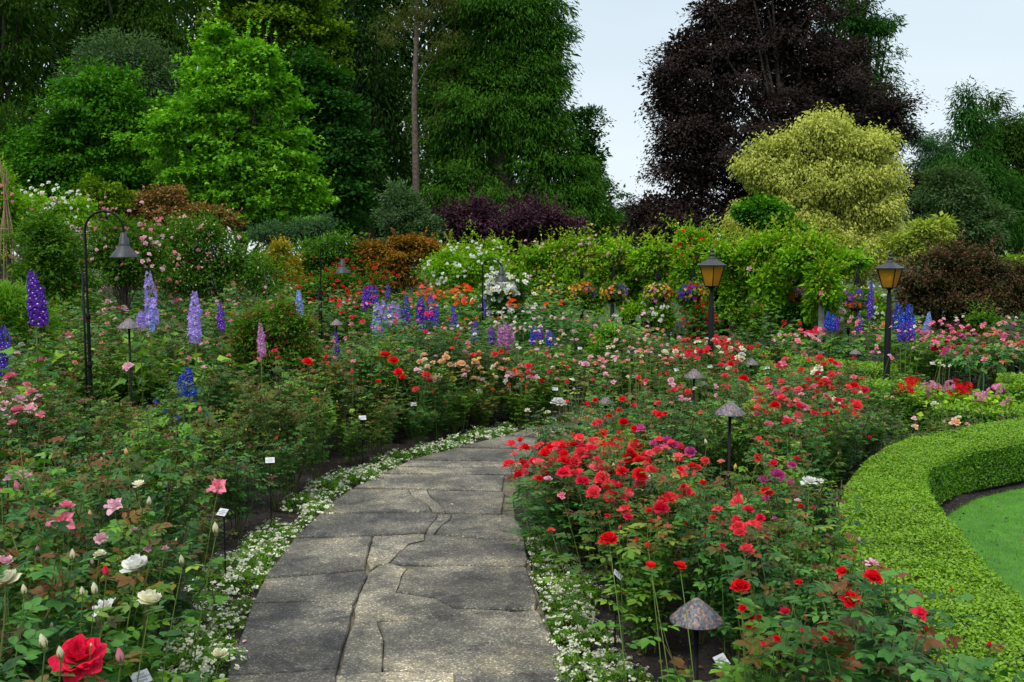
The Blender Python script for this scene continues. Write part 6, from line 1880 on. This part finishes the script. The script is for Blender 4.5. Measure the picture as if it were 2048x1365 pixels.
# ------------------------------------------------------------------ build the bushes
from collections import Counter
def where_words(x, y):
    best, bd = None, 1e9
    for nm, lx, ly in LAND:
        d = math.hypot(lx - x, (ly - y) * .8)
        if d < bd:
            best, bd, L = nm, d, (lx, ly)
    dx = x / y - L[0] / L[1]
    dy = y - L[1]
    if abs(dy) > 1.2 * abs(x - L[0]):
        rel = 'behind' if dy > 0 else 'before'
    else:
        rel = 'right of' if dx > 0 else 'left of'
    return rel + ' ' + best, bd
LABELS = {}
NL = 0
br = np.random.default_rng(5150)
def shown(b):
    px, py, _ = proj(b['x'], b['y'], b['h'])
    return (-120 < px < 2170 and py < 1480) or len(b['bl']) > 0
order = sorted(bushes, key=lambda q: q['y'])
vis = [b for b in order if shown(b)]
single = set(id(b) for b in vis[:296])
rest = [b for b in vis[296:]]
for b in order:
    if id(b) not in single:
        continue
    x, y, h = b['x'], b['y'], b['h']
    px, py, _ = proj(x, y, h * .8)
    v = int(br.integers(len(BUSH)))
    me_l, me_c, canes, sites, tips = BUSH[v]
    rz = br.uniform(0, 6.28)
    # bronze-leaved bushes grow where the photograph shows them
    bro = .06
    if b['side'] == 'left' and 5.5 < y < 12 and -3.5 < x:
        bro = .36
    if b['side'] == 'right' and y < 4.6 and x > 1.6:
        bro = .35
    if b['side'] == 'right' and 9.5 < y < 15 and x < 4:
        bro = .3
    u = br.random()
    fol = 'leaf_bronze' if u < bro else 'leaf_fresh' if u < bro + (.15 if b['side'] == 'left' and y < 5 else .30) else 'leaf_deep'
    b['fol'] = fol
    root = thing('rose_bush', '', 'rose bush', (x, y, 0), rz)
    b['root'] = root
    wscale = h * (1.0 if h > .6 else 1.2) * (1.0 if y < 9 else 1.12 if y < 12 else 1.3)
    sc3 = (wscale * 1.02, wscale * 1.02, h * 1.13)
    near = y < 4.0
    if near:
        c_ = link('canes', me_c, root, scale=sc3)
        ok_px = proj(x, y, h)[1] < 1500
        cb, sb = math.cos(rz), math.sin(rz)
        for q, (p, X, s, age) in enumerate(sites):
            if blocked(x + (p[0] * cb - p[1] * sb) * sc3[0], y + (p[0] * sb + p[1] * cb) * sc3[0], p[2] * sc3[2]):
                continue
            lm = LEAFM[5 + q % 3] if age > .3 else LEAFM[q % 5]
            o = bpy.data.objects.new('leaf', lm)
            COL.objects.link(o)
            o.parent = root
            o.location = (p[0] * sc3[0], p[1] * sc3[1], p[2] * sc3[2])
            N = nrm(A(0, 0, 1) + br.normal(0, .3, 3))
            Xn = nrm(X)
            Z = nrm(N - (N @ Xn) * Xn)
            Yv = np.cross(Z, Xn)
            o.rotation_euler = Matrix(((Xn[0], Yv[0], Z[0]), (Xn[1], Yv[1], Z[1]), (Xn[2], Yv[2], Z[2]))).to_euler()
            o.scale = (s * 1.05,) * 3
            if fol != 'leaf_deep':
                own_mat(o, M[fol])
            NL += 1
    else:
        o = link('leaves', me_l, root, scale=sc3, kind='stuff')
        if fol != 'leaf_deep':
            own_mat(o, M[fol])
        link('canes', me_c, root, scale=sc3)
    # buds on some shoots
    ca, sa = math.cos(-rz), math.sin(-rz)
    cb, sb = math.cos(rz), math.sin(rz)
    if y < 9 and b['h'] > .45:
        for (tp_, td_) in [tips[q] for q in br.choice(len(tips), 3 if y < 6 else 2, replace=False)]:
            if tp_[2] > .55:
                bc = (Counter(q[4] for q in b['bl']).most_common(1)[0][0] if b['bl'] else ['red', 'pink', 'apricot', 'cream'][br.integers(4)])
                bloom_obj(root, (tp_[0] * sc3[0], tp_[1] * sc3[1], tp_[2] * sc3[2] + .012), br.uniform(.018, .028), bc, 'bud', 'bud', (td_[0] * .4, td_[1] * .4, 1))
    # flowers
    for (X_, Y_, z, dia, c, kind) in b['bl']:
        dx, dy = X_ - x, Y_ - y
        lx, ly = dx * ca - dy * sa, dx * sa + dy * ca
        kd = kind if (dia * FPX / Y_ > 15 or kind == 'bud') else 'lod'
        tilt = br.normal(0, .22), br.normal(-.30, .22)
        if kind in ('cup', 'bud'):
            tilt = tilt[0] * .6, tilt[1] * .4
        tx, ty = tilt[0] * ca - tilt[1] * sa, tilt[0] * sa + tilt[1] * ca
        if kd == 'bud':
            dia *= 1.0
        f = bloom_obj(root, (lx, ly, z), dia, c, kd, 'bud' if kd == 'bud' else 'bloom', (tx, ty, 1.0))
        if Y_ < 12.5:
            g = Geo()
            e = A(lx, ly, z - dia * .10)
            ll = math.hypot(lx, ly)
            kk = 1 - min(1, .16 / max(ll, 1e-3))
            s0 = A(lx * kk, ly * kk, .02)
            md = A(lx * (kk + .9) / 1.9, ly * (kk + .9) / 1.9, z * .6)
            t = np.linspace(0, 1, 6)[:, None]
            tube(g, s0 * (1 - t) ** 2 + md * 2 * t * (1 - t) + e * t ** 2, np.linspace(.0030, .0017, 6), 4, rv=.4)
            link('flower_stem', g.mesh('flower_stem', [M['stem_green']]), root)
            if not any(blocked(X_ + ox_, Y_, z * kz) for kz in (.95, .7, .45, .2) for ox_ in (-.06, .06)):
                lv = link('shoot_leaves', SLM[br.integers(len(SLM))], root, loc=(float(e[0] * .4 + s0[0] * .6), float(e[1] * .4 + s0[1] * .6), 0), rot=(0, 0, br.uniform(0, 6.28)), scale=(1, 1, z - dia * .3))
                if fol != 'leaf_deep':
                    own_mat(lv, M[fol])
            if Y_ < 7.5:
                for q in range(5 if Y_ < 5 else 4):
                    tt = .35 + .13 * q + br.uniform(-.03, .03)
                    p = s0 * (1 - tt) ** 2 + md * 2 * tt * (1 - tt) + e * tt ** 2
                    if blocked(x + p[0] * cb - p[1] * sb, y + p[0] * sb + p[1] * cb, p[2]):
                        continue
                    an = q * 2.4 + br.uniform(0, 1)
                    lo = link('leaf', LEAFM[br.integers(5) if q < 3 or br.random() < .6 else 5 + br.integers(3)], root, loc=tuple(p), rot=(br.normal(0, .25), br.uniform(-.5, .1), an), scale=br.uniform(.09, .135))
                    if fol != 'leaf_deep':
                        own_mat(lo, M[fol])
print('near leaves', NL, 'rest', len(rest), 'farthest single', vis[min(295, len(vis) - 1)]['y'])
# past the three hundred nearest: the far bushes, joined
FARM = ['leaf_deep', 'leaf_fresh', 'leaf_bronze']
CS = [compound(60 + s, 3, simple=True) for s in range(3)]
for q in CS:
    q[1][:] = q[1][:1]
FT = []
for s in (12, 13):
    gg = rose_bloom(s, 9, 88, 2, 2, .14, ruf=.03, wide=1.25)
    k = sum(1 for f in gg.F if f[1] == 0)
    FT.append((np.concatenate(gg.V), [np.concatenate([f[0] for f in gg.F if f[1] == 0])], np.concatenate(gg.pv)))
PL_ = sorted(set(q[4] for b in rest for q in b['bl']))
g = Geo()
for b in rest:
    sites = BUSH[br.integers(len(BUSH))][3]
    P = np.array([q[0] for q in sites])
    X = np.array([q[1] for q in sites])
    sel = br.random(len(P)) < .40
    P, X = P[sel], X[sel]
    P = P * A(b['h'] * 1.25, b['h'] * 1.25, b['h'] * 1.13) + A(b['x'], b['y'], 0)
    u = br.random()
    for q in range(3):
        m_ = slice(q, None, 3)
        scatter(g, CS[q], P[m_], X[m_], A(0, 0, 1) + br.normal(0, .3, (len(P[m_]), 3)), br.uniform(.15, .22, len(P[m_])), np.clip(br.normal(.45, .25, len(P[m_])), 0, 1), (br.random(len(P[m_])) < .06) * .8, 1 if u < .5 else 2 if u > .88 else 0)
    for (X_, Y_, z, dia, c, kind) in b['bl']:
        tv, tf, pv = FT[br.integers(2)]
        n0 = len(g.pv)
        scatter(g, (tv, tf), [(X_, Y_, z)], [(br.normal(), br.normal(), 0)], [(br.normal(0, .3), -.35, 1)], [dia], br.random(1), 0, 3 + PL_.index(c))
        g.pv[-1] = pv
link('far_rose_bushes', g.mesh('far_rose_bushes', [M[q] for q in FARM] + [PET[q] for q in PL_]), kind='stuff', label='mass of small flowering rose bushes in the farthest beds', category='rose bushes')

# labels that single each bush out: flowers, leaf colour, and the nearest landmark, ranked from the front
from collections import Counter
FW = {'leaf_bronze': 'bronze', 'leaf_fresh': 'green', 'leaf_deep': 'dark'}
ORD = 'first second third fourth fifth sixth seventh eighth ninth tenth eleventh twelfth thirteenth fourteenth fifteenth sixteenth seventeenth eighteenth nineteenth twentieth'.split()
def label_all(kinds):
    for core, lst in kinds.items():
        lst.sort(key=lambda q: q[0])
        for k, (_, root) in enumerate(lst):
            root['label'] = ' '.join(((ORD[min(k, 19)] + ' ') if len(lst) > 1 else '').split() + core.split()[:16 - (len(lst) > 1)])
kinds = {}
for b in bushes:
    if 'root' not in b:
        continue
    w, d = where_words(b['x'], b['y'])
    if b['bl']:
        cc = Counter(PET_WORD[q[4]] for q in b['bl']).most_common(1)[0][0]
        n = len(b['bl'])
        qty = {1: 'one', 2: 'two', 3: 'three'}.get(n, 'several' if n < 8 else 'many')
        core = '%s rose bush, %s %s %s, %s' % (FW[b['fol']], qty, cc, 'bloom' if n == 1 else 'blooms', w)
    else:
        core = 'flowerless %s rose bush %s' % (FW[b['fol']], w)
    b['root']['group'] = 'rose bushes in the beds'
    kinds.setdefault(core, []).append((b['y'], b['root']))
label_all(kinds)
# ------------------------------------------------------------------ delphiniums
def floret():
    V, F = [(0, 0, -.12)], []
    k = 1
    pv = [0]
    for i in range(5):
        a = i * 1.2566
        for r, aa, z, p in ((.30, a - .52, .0, .5), (.56, a - .30, .08, 1), (.60, a, .10, 1), (.56, a + .30, .08, 1), (.30, a + .52, .0, .5)):
            V.append((r * math.cos(aa), r * math.sin(aa), z))
        F += [(0, k + j, k + j + 1) for j in range(4)]
        k += 5
    return A(*V), [I(*F)]
FLO = floret()
EYE = (A((.12, .0, .06), (0, .12, .06), (-.12, 0, .06), (0, -.12, .06)), [I((0, 1, 2, 3))])
M['eye_white'] = noise_mat('floret_eye', (.6, .55, .6), (.8, .78, .78), 30, .7, 0)
def spike_mesh(seed, n=86, w=.085, dens=1.0):
    """flower spike of unit height"""
    r = np.random.default_rng(seed)
    g = Geo()
    t = (np.arange(n) + .5) / n
    z = t ** .92
    a = np.arange(n) * 2.4 + r.normal(0, .25, n)
    taper = np.clip(1.15 - z ** 2.2 * .85, .12, 1) * np.clip(.55 + z * 4, 0, 1)
    rad = w * taper * r.uniform(.85, 1.15, n)
    P = np.c_[rad * np.cos(a), rad * np.sin(a), z]
    N = np.c_[np.cos(a), np.sin(a), r.uniform(-.1, .35, n)] + r.normal(0, .15, (n, 3))
    X = np.c_[-np.sin(a), np.cos(a), np.zeros(n)] + r.normal(0, .2, (n, 3))
    s = .088 * np.clip(1.12 - z ** 3 * .7, .3, 1.1) * r.uniform(.85, 1.15, n)
    ok = r.random(n) < dens
    scatter(g, FLO, P[ok], X[ok], N[ok], s[ok], r.random(ok.sum()), 0, 0)
    ok2 = ok & (z < .9)
    scatter(g, EYE, P[ok2], X[ok2], N[ok2], s[ok2], .5, 0, 1)
    return g.mesh('flower_spike', [PET['violet'], M['eye_white']])
SPM = [spike_mesh(s, w=[.075, .085, .095][s % 3], dens=[1, .95, .8][s % 3]) for s in range(4)]
def delph_base(seed):
    r = np.random.default_rng(seed)
    g = Geo()
    n = 46
    a = r.uniform(0, 6.28, n)
    q = r.uniform(.05, .22, n)
    P = np.c_[q * np.cos(a), q * np.sin(a), r.uniform(.12, .75, n)]
    X = np.c_[np.cos(a), np.sin(a), r.uniform(-.3, .5, n)]
    tv, tf = LOBED
    scatter(g, LOBED, P, X, A(0, 0, 1) + r.normal(0, .3, (n, 3)), r.uniform(.10, .17, n), r.random(n))
    return g.mesh('delphinium_leaves', [M['leaf_fresh']])
DBM = [delph_base(s) for s in (1, 2, 3)]
DST = Geo()
tube(DST, [(0, 0, 0), (0, 0, .5), (0, 0, 1)], [.010, .008, .004], 6)
DST = DST.mesh('delphinium_stem', [M['stem_green']])
dr = np.random.default_rng(31)
def delphinium(px, pyt, pyb, Y, colour, label, wide=1.0, lean=0.0, eyes=True, spikes=None):
    lean = lean or dr.normal(0, .035)
    """spike seen from pyt (tip) to pyb (lowest floret)"""
    x, y, zt = at(px, pyt, Y)
    zb = at(px, pyb, Y)[2]
    root = thing('delphinium', label, 'delphinium', (x, y, 0), 0, 'delphiniums')
    link('leaves', DBM[dr.integers(3)], root, rot=(0, 0, dr.uniform(0, 6.28)), kind='stuff', scale=(1, 1, min(1.6, zb / .8)))
    for dx, d0, d1, col in (spikes or [(0, 0, 0, colour)]):
        X = at(px + dx, pyt, Y)[0] - x
        z1, z0 = at(px, pyt + d0, Y)[2], at(px, pyb + d1, Y)[2]
        H = z1 - z0
        o = link('flower_spike', SPM[dr.integers(len(SPM))], root, loc=(X - lean * H * .5, dr.normal(0, .02), z0), rot=(0, 0, dr.uniform(0, 6.28)))
        w = wide * max(H, .3) * (.97 if Y < 12 else 1.1)
        o.scale = (w, w, H)
        own_mat(o, PET[col])
        if not eyes:
            own_mat(o, PET[col], 1)
        if lean:
            o.rotation_euler = (0, lean, 0)
        s_ = link('stem', DST, root, loc=(X * .6, 0, 0), scale=(1, 1, z0 + H * .98))
        s_.rotation_euler = (0, math.atan2(X * .4, z0), 0)
delphinium(68, 541, 652, 8.4, 'violet', 'thick deep purple delphinium spike at the far left', 1.75, -.12)
delphinium(298, 543, 655, 10.5, 'skyblue', 'tall pale lavender delphinium fading to white, right of the left gooseneck lamp', 1.1, -.05, spikes=[(0, 0, 0, 'lavender'), (3, 65, 8, 'skyblue')])
delphinium(280, 622, 658, 10.2, 'lavender', 'short lavender delphinium at the shoulder of the mushroom lamp', 1.6)
delphinium(389, 583, 684, 10.0, 'lavender', 'broad lavender delphinium in the centre of the left bed', 1.35)
delphinium(442, 604, 662, 11.5, 'violet', 'slim dark violet delphinium right of the broad lavender one', 1.35, -.08)
delphinium(521, 647, 713, 9.8, 'mauve', 'mauve pink delphinium in front of the weeping rose', 1.25)
delphinium(372, 735, 793, 8.6, 'blue', 'bright blue delphinium among leaves in the left bed', 1.5, eyes=True, spikes=[(4, 0, -22, 'blue'), (-8, 12, 0, 'blue'), (6, 34, 2, 'blue')])
delphinium(10, 650, 720, 9.0, 'indigo', 'indigo and white delphinium cut by the left edge', 1.4, spikes=[(0, 0, 0, 'indigo'), (-8, 10, 30, 'indigo')])
delphinium(598, 580, 640, 15, 'skyblue', 'pale blue delphinium behind the weeping rose', 1.3)
delphinium(672, 665, 722, 12.5, 'violet', 'dark violet delphinium under the mushroom lamp by the middle gooseneck', 1.3)
delphinium(740, 568, 615, 17.5, 'indigo', 'cluster of dark violet delphiniums left of the lavender clump', 1.2, spikes=[(-11, 7, 5, 'violet'), (-3, 0, 0, 'indigo'), (4, 2, 0, 'violet'), (11, 4, -4, 'indigo')])
delphinium(776, 567, 598, 18.5, 'indigo', 'single dark blue delphinium rising behind the lavender clump', 1.3)
delphinium(775, 605, 662, 15.5, 'lavender', 'big clump of lavender delphiniums in the middle of the beds', 1.25, spikes=[(-22, 0, 4, 'skyblue'), (-10, -4, -6, 'lavender'), (0, 0, -10, 'lavender'), (10, -3, -8, 'lavender'), (20, 2, -10, 'lavender'), (-14, 8, 8, 'lavender')])
delphinium(812, 590, 645, 15.5, 'violet', 'dark violet delphinium right of the lavender clump', 1.2, spikes=[(0, 0, 4, 'indigo'), (5, 20, 8, 'violet')])
delphinium(845, 590, 650, 15, 'violet', 'pair of rich purple delphiniums before the orange roses', 1.4, spikes=[(-4, 0, 0, 'violet'), (3, 30, 14, 'violet')])
delphinium(865, 588, 660, 15.5, 'indigo', 'indigo blue delphiniums among orange red roses', 1.1, spikes=[(-5, 0, -8, 'indigo'), (6, 16, 0, 'indigo'), (-8, 36, 4, 'violet')])
delphinium(907, 612, 655, 15, 'indigo', 'single dark blue delphinium in front of orange roses', 1.4, spikes=[(0, 0, 0, 'indigo')])
delphinium(968, 597, 635, 17, 'indigo', 'slim indigo delphinium just behind the third gooseneck lamp', 1.2)
delphinium(950, 643, 682, 14, 'violet', 'purple delphinium left of the third mushroom lamp', 1.8)
delphinium(982, 650, 690, 14, 'violet', 'purple delphinium behind the third mushroom lamp stem', 1.5)
delphinium(1011, 645, 696, 13.8, 'mauve', 'clump of mauve pink delphiniums right of the third mushroom lamp', 1.5, spikes=[(-10, 4, 0, 'mauve'), (0, 0, 0, 'mauve'), (10, 3, -4, 'mauve'), (5, 10, 6, 'mauve')])
delphinium(1066, 652, 690, 14.5, 'blue', 'blue delphinium left of the violet one in the middle beds', 1.4)
delphinium(1080, 651, 680, 14.5, 'violet', 'small violet delphinium between two blue ones', 1.5)
delphinium(1100, 660, 694, 14.2, 'blue', 'bright blue delphinium at the right of the small violet one', 1.8)
delphinium(1660, 622, 662, 18, 'blue', 'blue delphiniums just right of the pale stone post', 1.4, spikes=[(-5, 0, 0, 'blue'), (5, 6, 0, 'blue'), (14, 10, 0, 'violet')])
delphinium(1718, 625, 665, 19, 'violet', 'lilac violet delphinium under the rightmost basket', 1.3)
delphinium(1743, 562, 632, 18, 'indigo', 'very tall slender violet delphinium left of the right lantern', .75, spikes=[(0, 0, 0, 'indigo'), (-3, 40, 10, 'violet')])
delphinium(1797, 606, 662, 15, 'blue', 'vivid blue delphiniums immediately right of the right lantern', 1.25, spikes=[(0, 0, 0, 'blue'), (8, 14, 0, 'blue'), (20, 6, 0, 'blue'), (24, 2, 4, 'blue'), (-12, 16, 0, 'violet')])
delphinium(1812, 642, 682, 13.8, 'indigo', 'dark violet delphiniums in front of the vivid blue ones', 1.6, spikes=[(-10, 4, 0, 'indigo'), (2, 2, 3, 'indigo'), (13, 0, 0, 'indigo')])
delphinium(1858, 624, 662, 15.5, 'skyblue', 'pale sky blue delphinium among the far right pink roses', 1.6, spikes=[(0, 0, 0, 'skyblue'), (-6, 20, 4, 'skyblue')])
delphinium(1985, 652, 677, 16, 'indigo', 'small dark violet delphinium beside the round green bush', 1.6)

# blue flowers dotted low in the left bed
for k, (px, py) in enumerate(((416, 832), (356, 836), (332, 820), (390, 805), (311, 806))):
    x, y = gnd(px, py, .62)
    root = thing('blue_flower', 'tiny blue flower in the left bed, ' + ['rightmost, level with the alyssum bend', 'nearest the bottom, left of the rightmost one', 'second from the left', 'just under the bright blue delphinium', 'leftmost, highest of the left pair'][k], 'flower', (x, y, 0), 0, 'tiny blue flowers')
    g = Geo()
    d = nrm(dr.normal(0, 1, (4, 3)) + A(0, -1, 1))
    scatter(g, FLO, A(0, 0, .62) + d * .012, np.cross(d, dr.normal(0, 1, (4, 3))), d, .035, dr.random(4))
    mk('petals', g, [PET['blue']], root)
    link('stem', DST, root, scale=(.4, .4, .62))

# ------------------------------------------------------------------ sweet alyssum along the path
def alyssum(seed):
    r = np.random.default_rng(seed)
    g = Geo()
    n = 420
    d = nrm(r.normal(0, 1, (n, 3)) * A(1, 1, .6) + A(0, 0, .35))
    d[:, 2] = np.abs(d[:, 2])
    P = d * A(.13, .13, .085) * r.uniform(.5, 1.0, (n, 1))
    scatter(g, (LEAF[0] * A(1, .62, 1), LEAF[1]), P, d + r.normal(0, .5, (n, 3)), A(0, 0, 1) + r.normal(0, .5, (n, 3)), r.uniform(.018, .032, n), np.clip(r.normal(.5, .25, n), 0, 1))
    f = Geo()
    m = 30 + 6 * (seed % 3)
    d = nrm(r.normal(0, 1, (m, 3)) * A(1, 1, .6) + A(0, 0, .55))
    d[:, 2] = np.abs(d[:, 2])
    for c in d:
        k = 8
        o = r.normal(0, .0085, (k, 3)) * A(1, 1, .5)
        N = c + r.normal(0, .3, (k, 3)) + A(0, 0, .4)
        scatter(f, FLW4, c * A(.14, .14, .10) * r.uniform(.92, 1.12) + o, np.cross(N, r.normal(0, 1, (k, 3))), N, r.uniform(.0085, .0125, k), r.random(k))
    return g.mesh('alyssum_leaves', [M[f_feather]]), f.mesh('alyssum_flowers', [PET['white']])
FLW4 = (A((0, 0, 0), (.5, -.32, .1), (.5, .32, .1), (-.5, .32, .1), (-.5, -.32, .1)), [I((0, 1, 2), (0, 3, 4)), ])
FLW4 = (A((.5, -.34, .1), (.5, .34, .1), (-.5, .34, .1), (-.5, -.34, .1), (.34, .5, .05), (-.34, .5, .05), (-.34, -.5, .05), (.34, -.5, .05)), [I((0, 1, 2, 3), (7, 4, 5, 6))])
ALY = [alyssum(s) for s in range(5)]
ar = np.random.default_rng(606)
alk = {}
def border(E, side, y0, y1, off, width, step, label, group):
    P = resample(E[(E[:, 1] > y0 - 1.2) & (E[:, 1] < y1 + 1.2)], 300)
    P = P[(P[:, 1] > y0) & (P[:, 1] < y1)]
    T = nrm(np.gradient(P, axis=0))
    L = np.r_[0, np.cumsum(np.linalg.norm(np.diff(P, axis=0), axis=1))]
    s = 0
    out = []
    while s < L[-1]:
        k = np.searchsorted(L, s)
        k = min(k, len(P) - 1)
        nv = A(-T[k][1], T[k][0]) * side
        rows = 2 if width > .2 else 1
        for q in range(rows):
            o = off + (q + .5 - rows / 2) * width / rows + ar.normal(0, .03)
            p = P[k] + nv * o + T[k] * ar.normal(0, .03)
            if ar.random() < .9:
                out.append((p, ar.uniform(.6, 1.2), q))
        s += step * ar.uniform(.8, 1.25)
    for p, sz, q in out:
        root = thing('alyssum', 'white alyssum clump', 'flowers', (p[0], p[1], 0), ar.uniform(0, 6.28), group)
        core = 'alyssum clump, %s side, %s border, %s' % ('path' if q == 0 else 'bed', label, where_words(p[0], p[1])[0])
        alk.setdefault(core, []).append((p[1], root))
        v = ar.integers(len(ALY))
        link('leaves', ALY[v][0], root, scale=sz, kind='stuff')
        link('flowers', ALY[v][1], root, scale=sz, kind='stuff')
border(LE, 1, 3.6, 12.4, .19, .28, .23, 'left', 'alyssum clumps along the left path edge')
border(RE, -1, 4.2, 6.9, .19, .28, .23, 'right', 'alyssum clumps along the right path edge')

label_all(alk)

# a few dropped petals on the slabs
for k, (px, py) in enumerate(((585, 1056), (484, 1285), (905, 1010))):
    x, y = gnd(px, py, .045)
    g = Geo()
    g.add([(0, 0, 0), (.018, .012, .004), (.03, 0, .002), (.018, -.012, .005), (.006, -.008, 0)], [I((0, 4, 3, 2, 1))])
    o = link('fallen_petal', g.mesh('fallen_petal', [PET['pink']]), loc=(x, y, .046), rot=(0, 0, k))
    tag(o, ['small pink petal lying on the left border soil beside the path', 'small pink petal at the left path edge near the bottom', 'tiny pink petal on the middle slabs of the path'][k], 'petal')
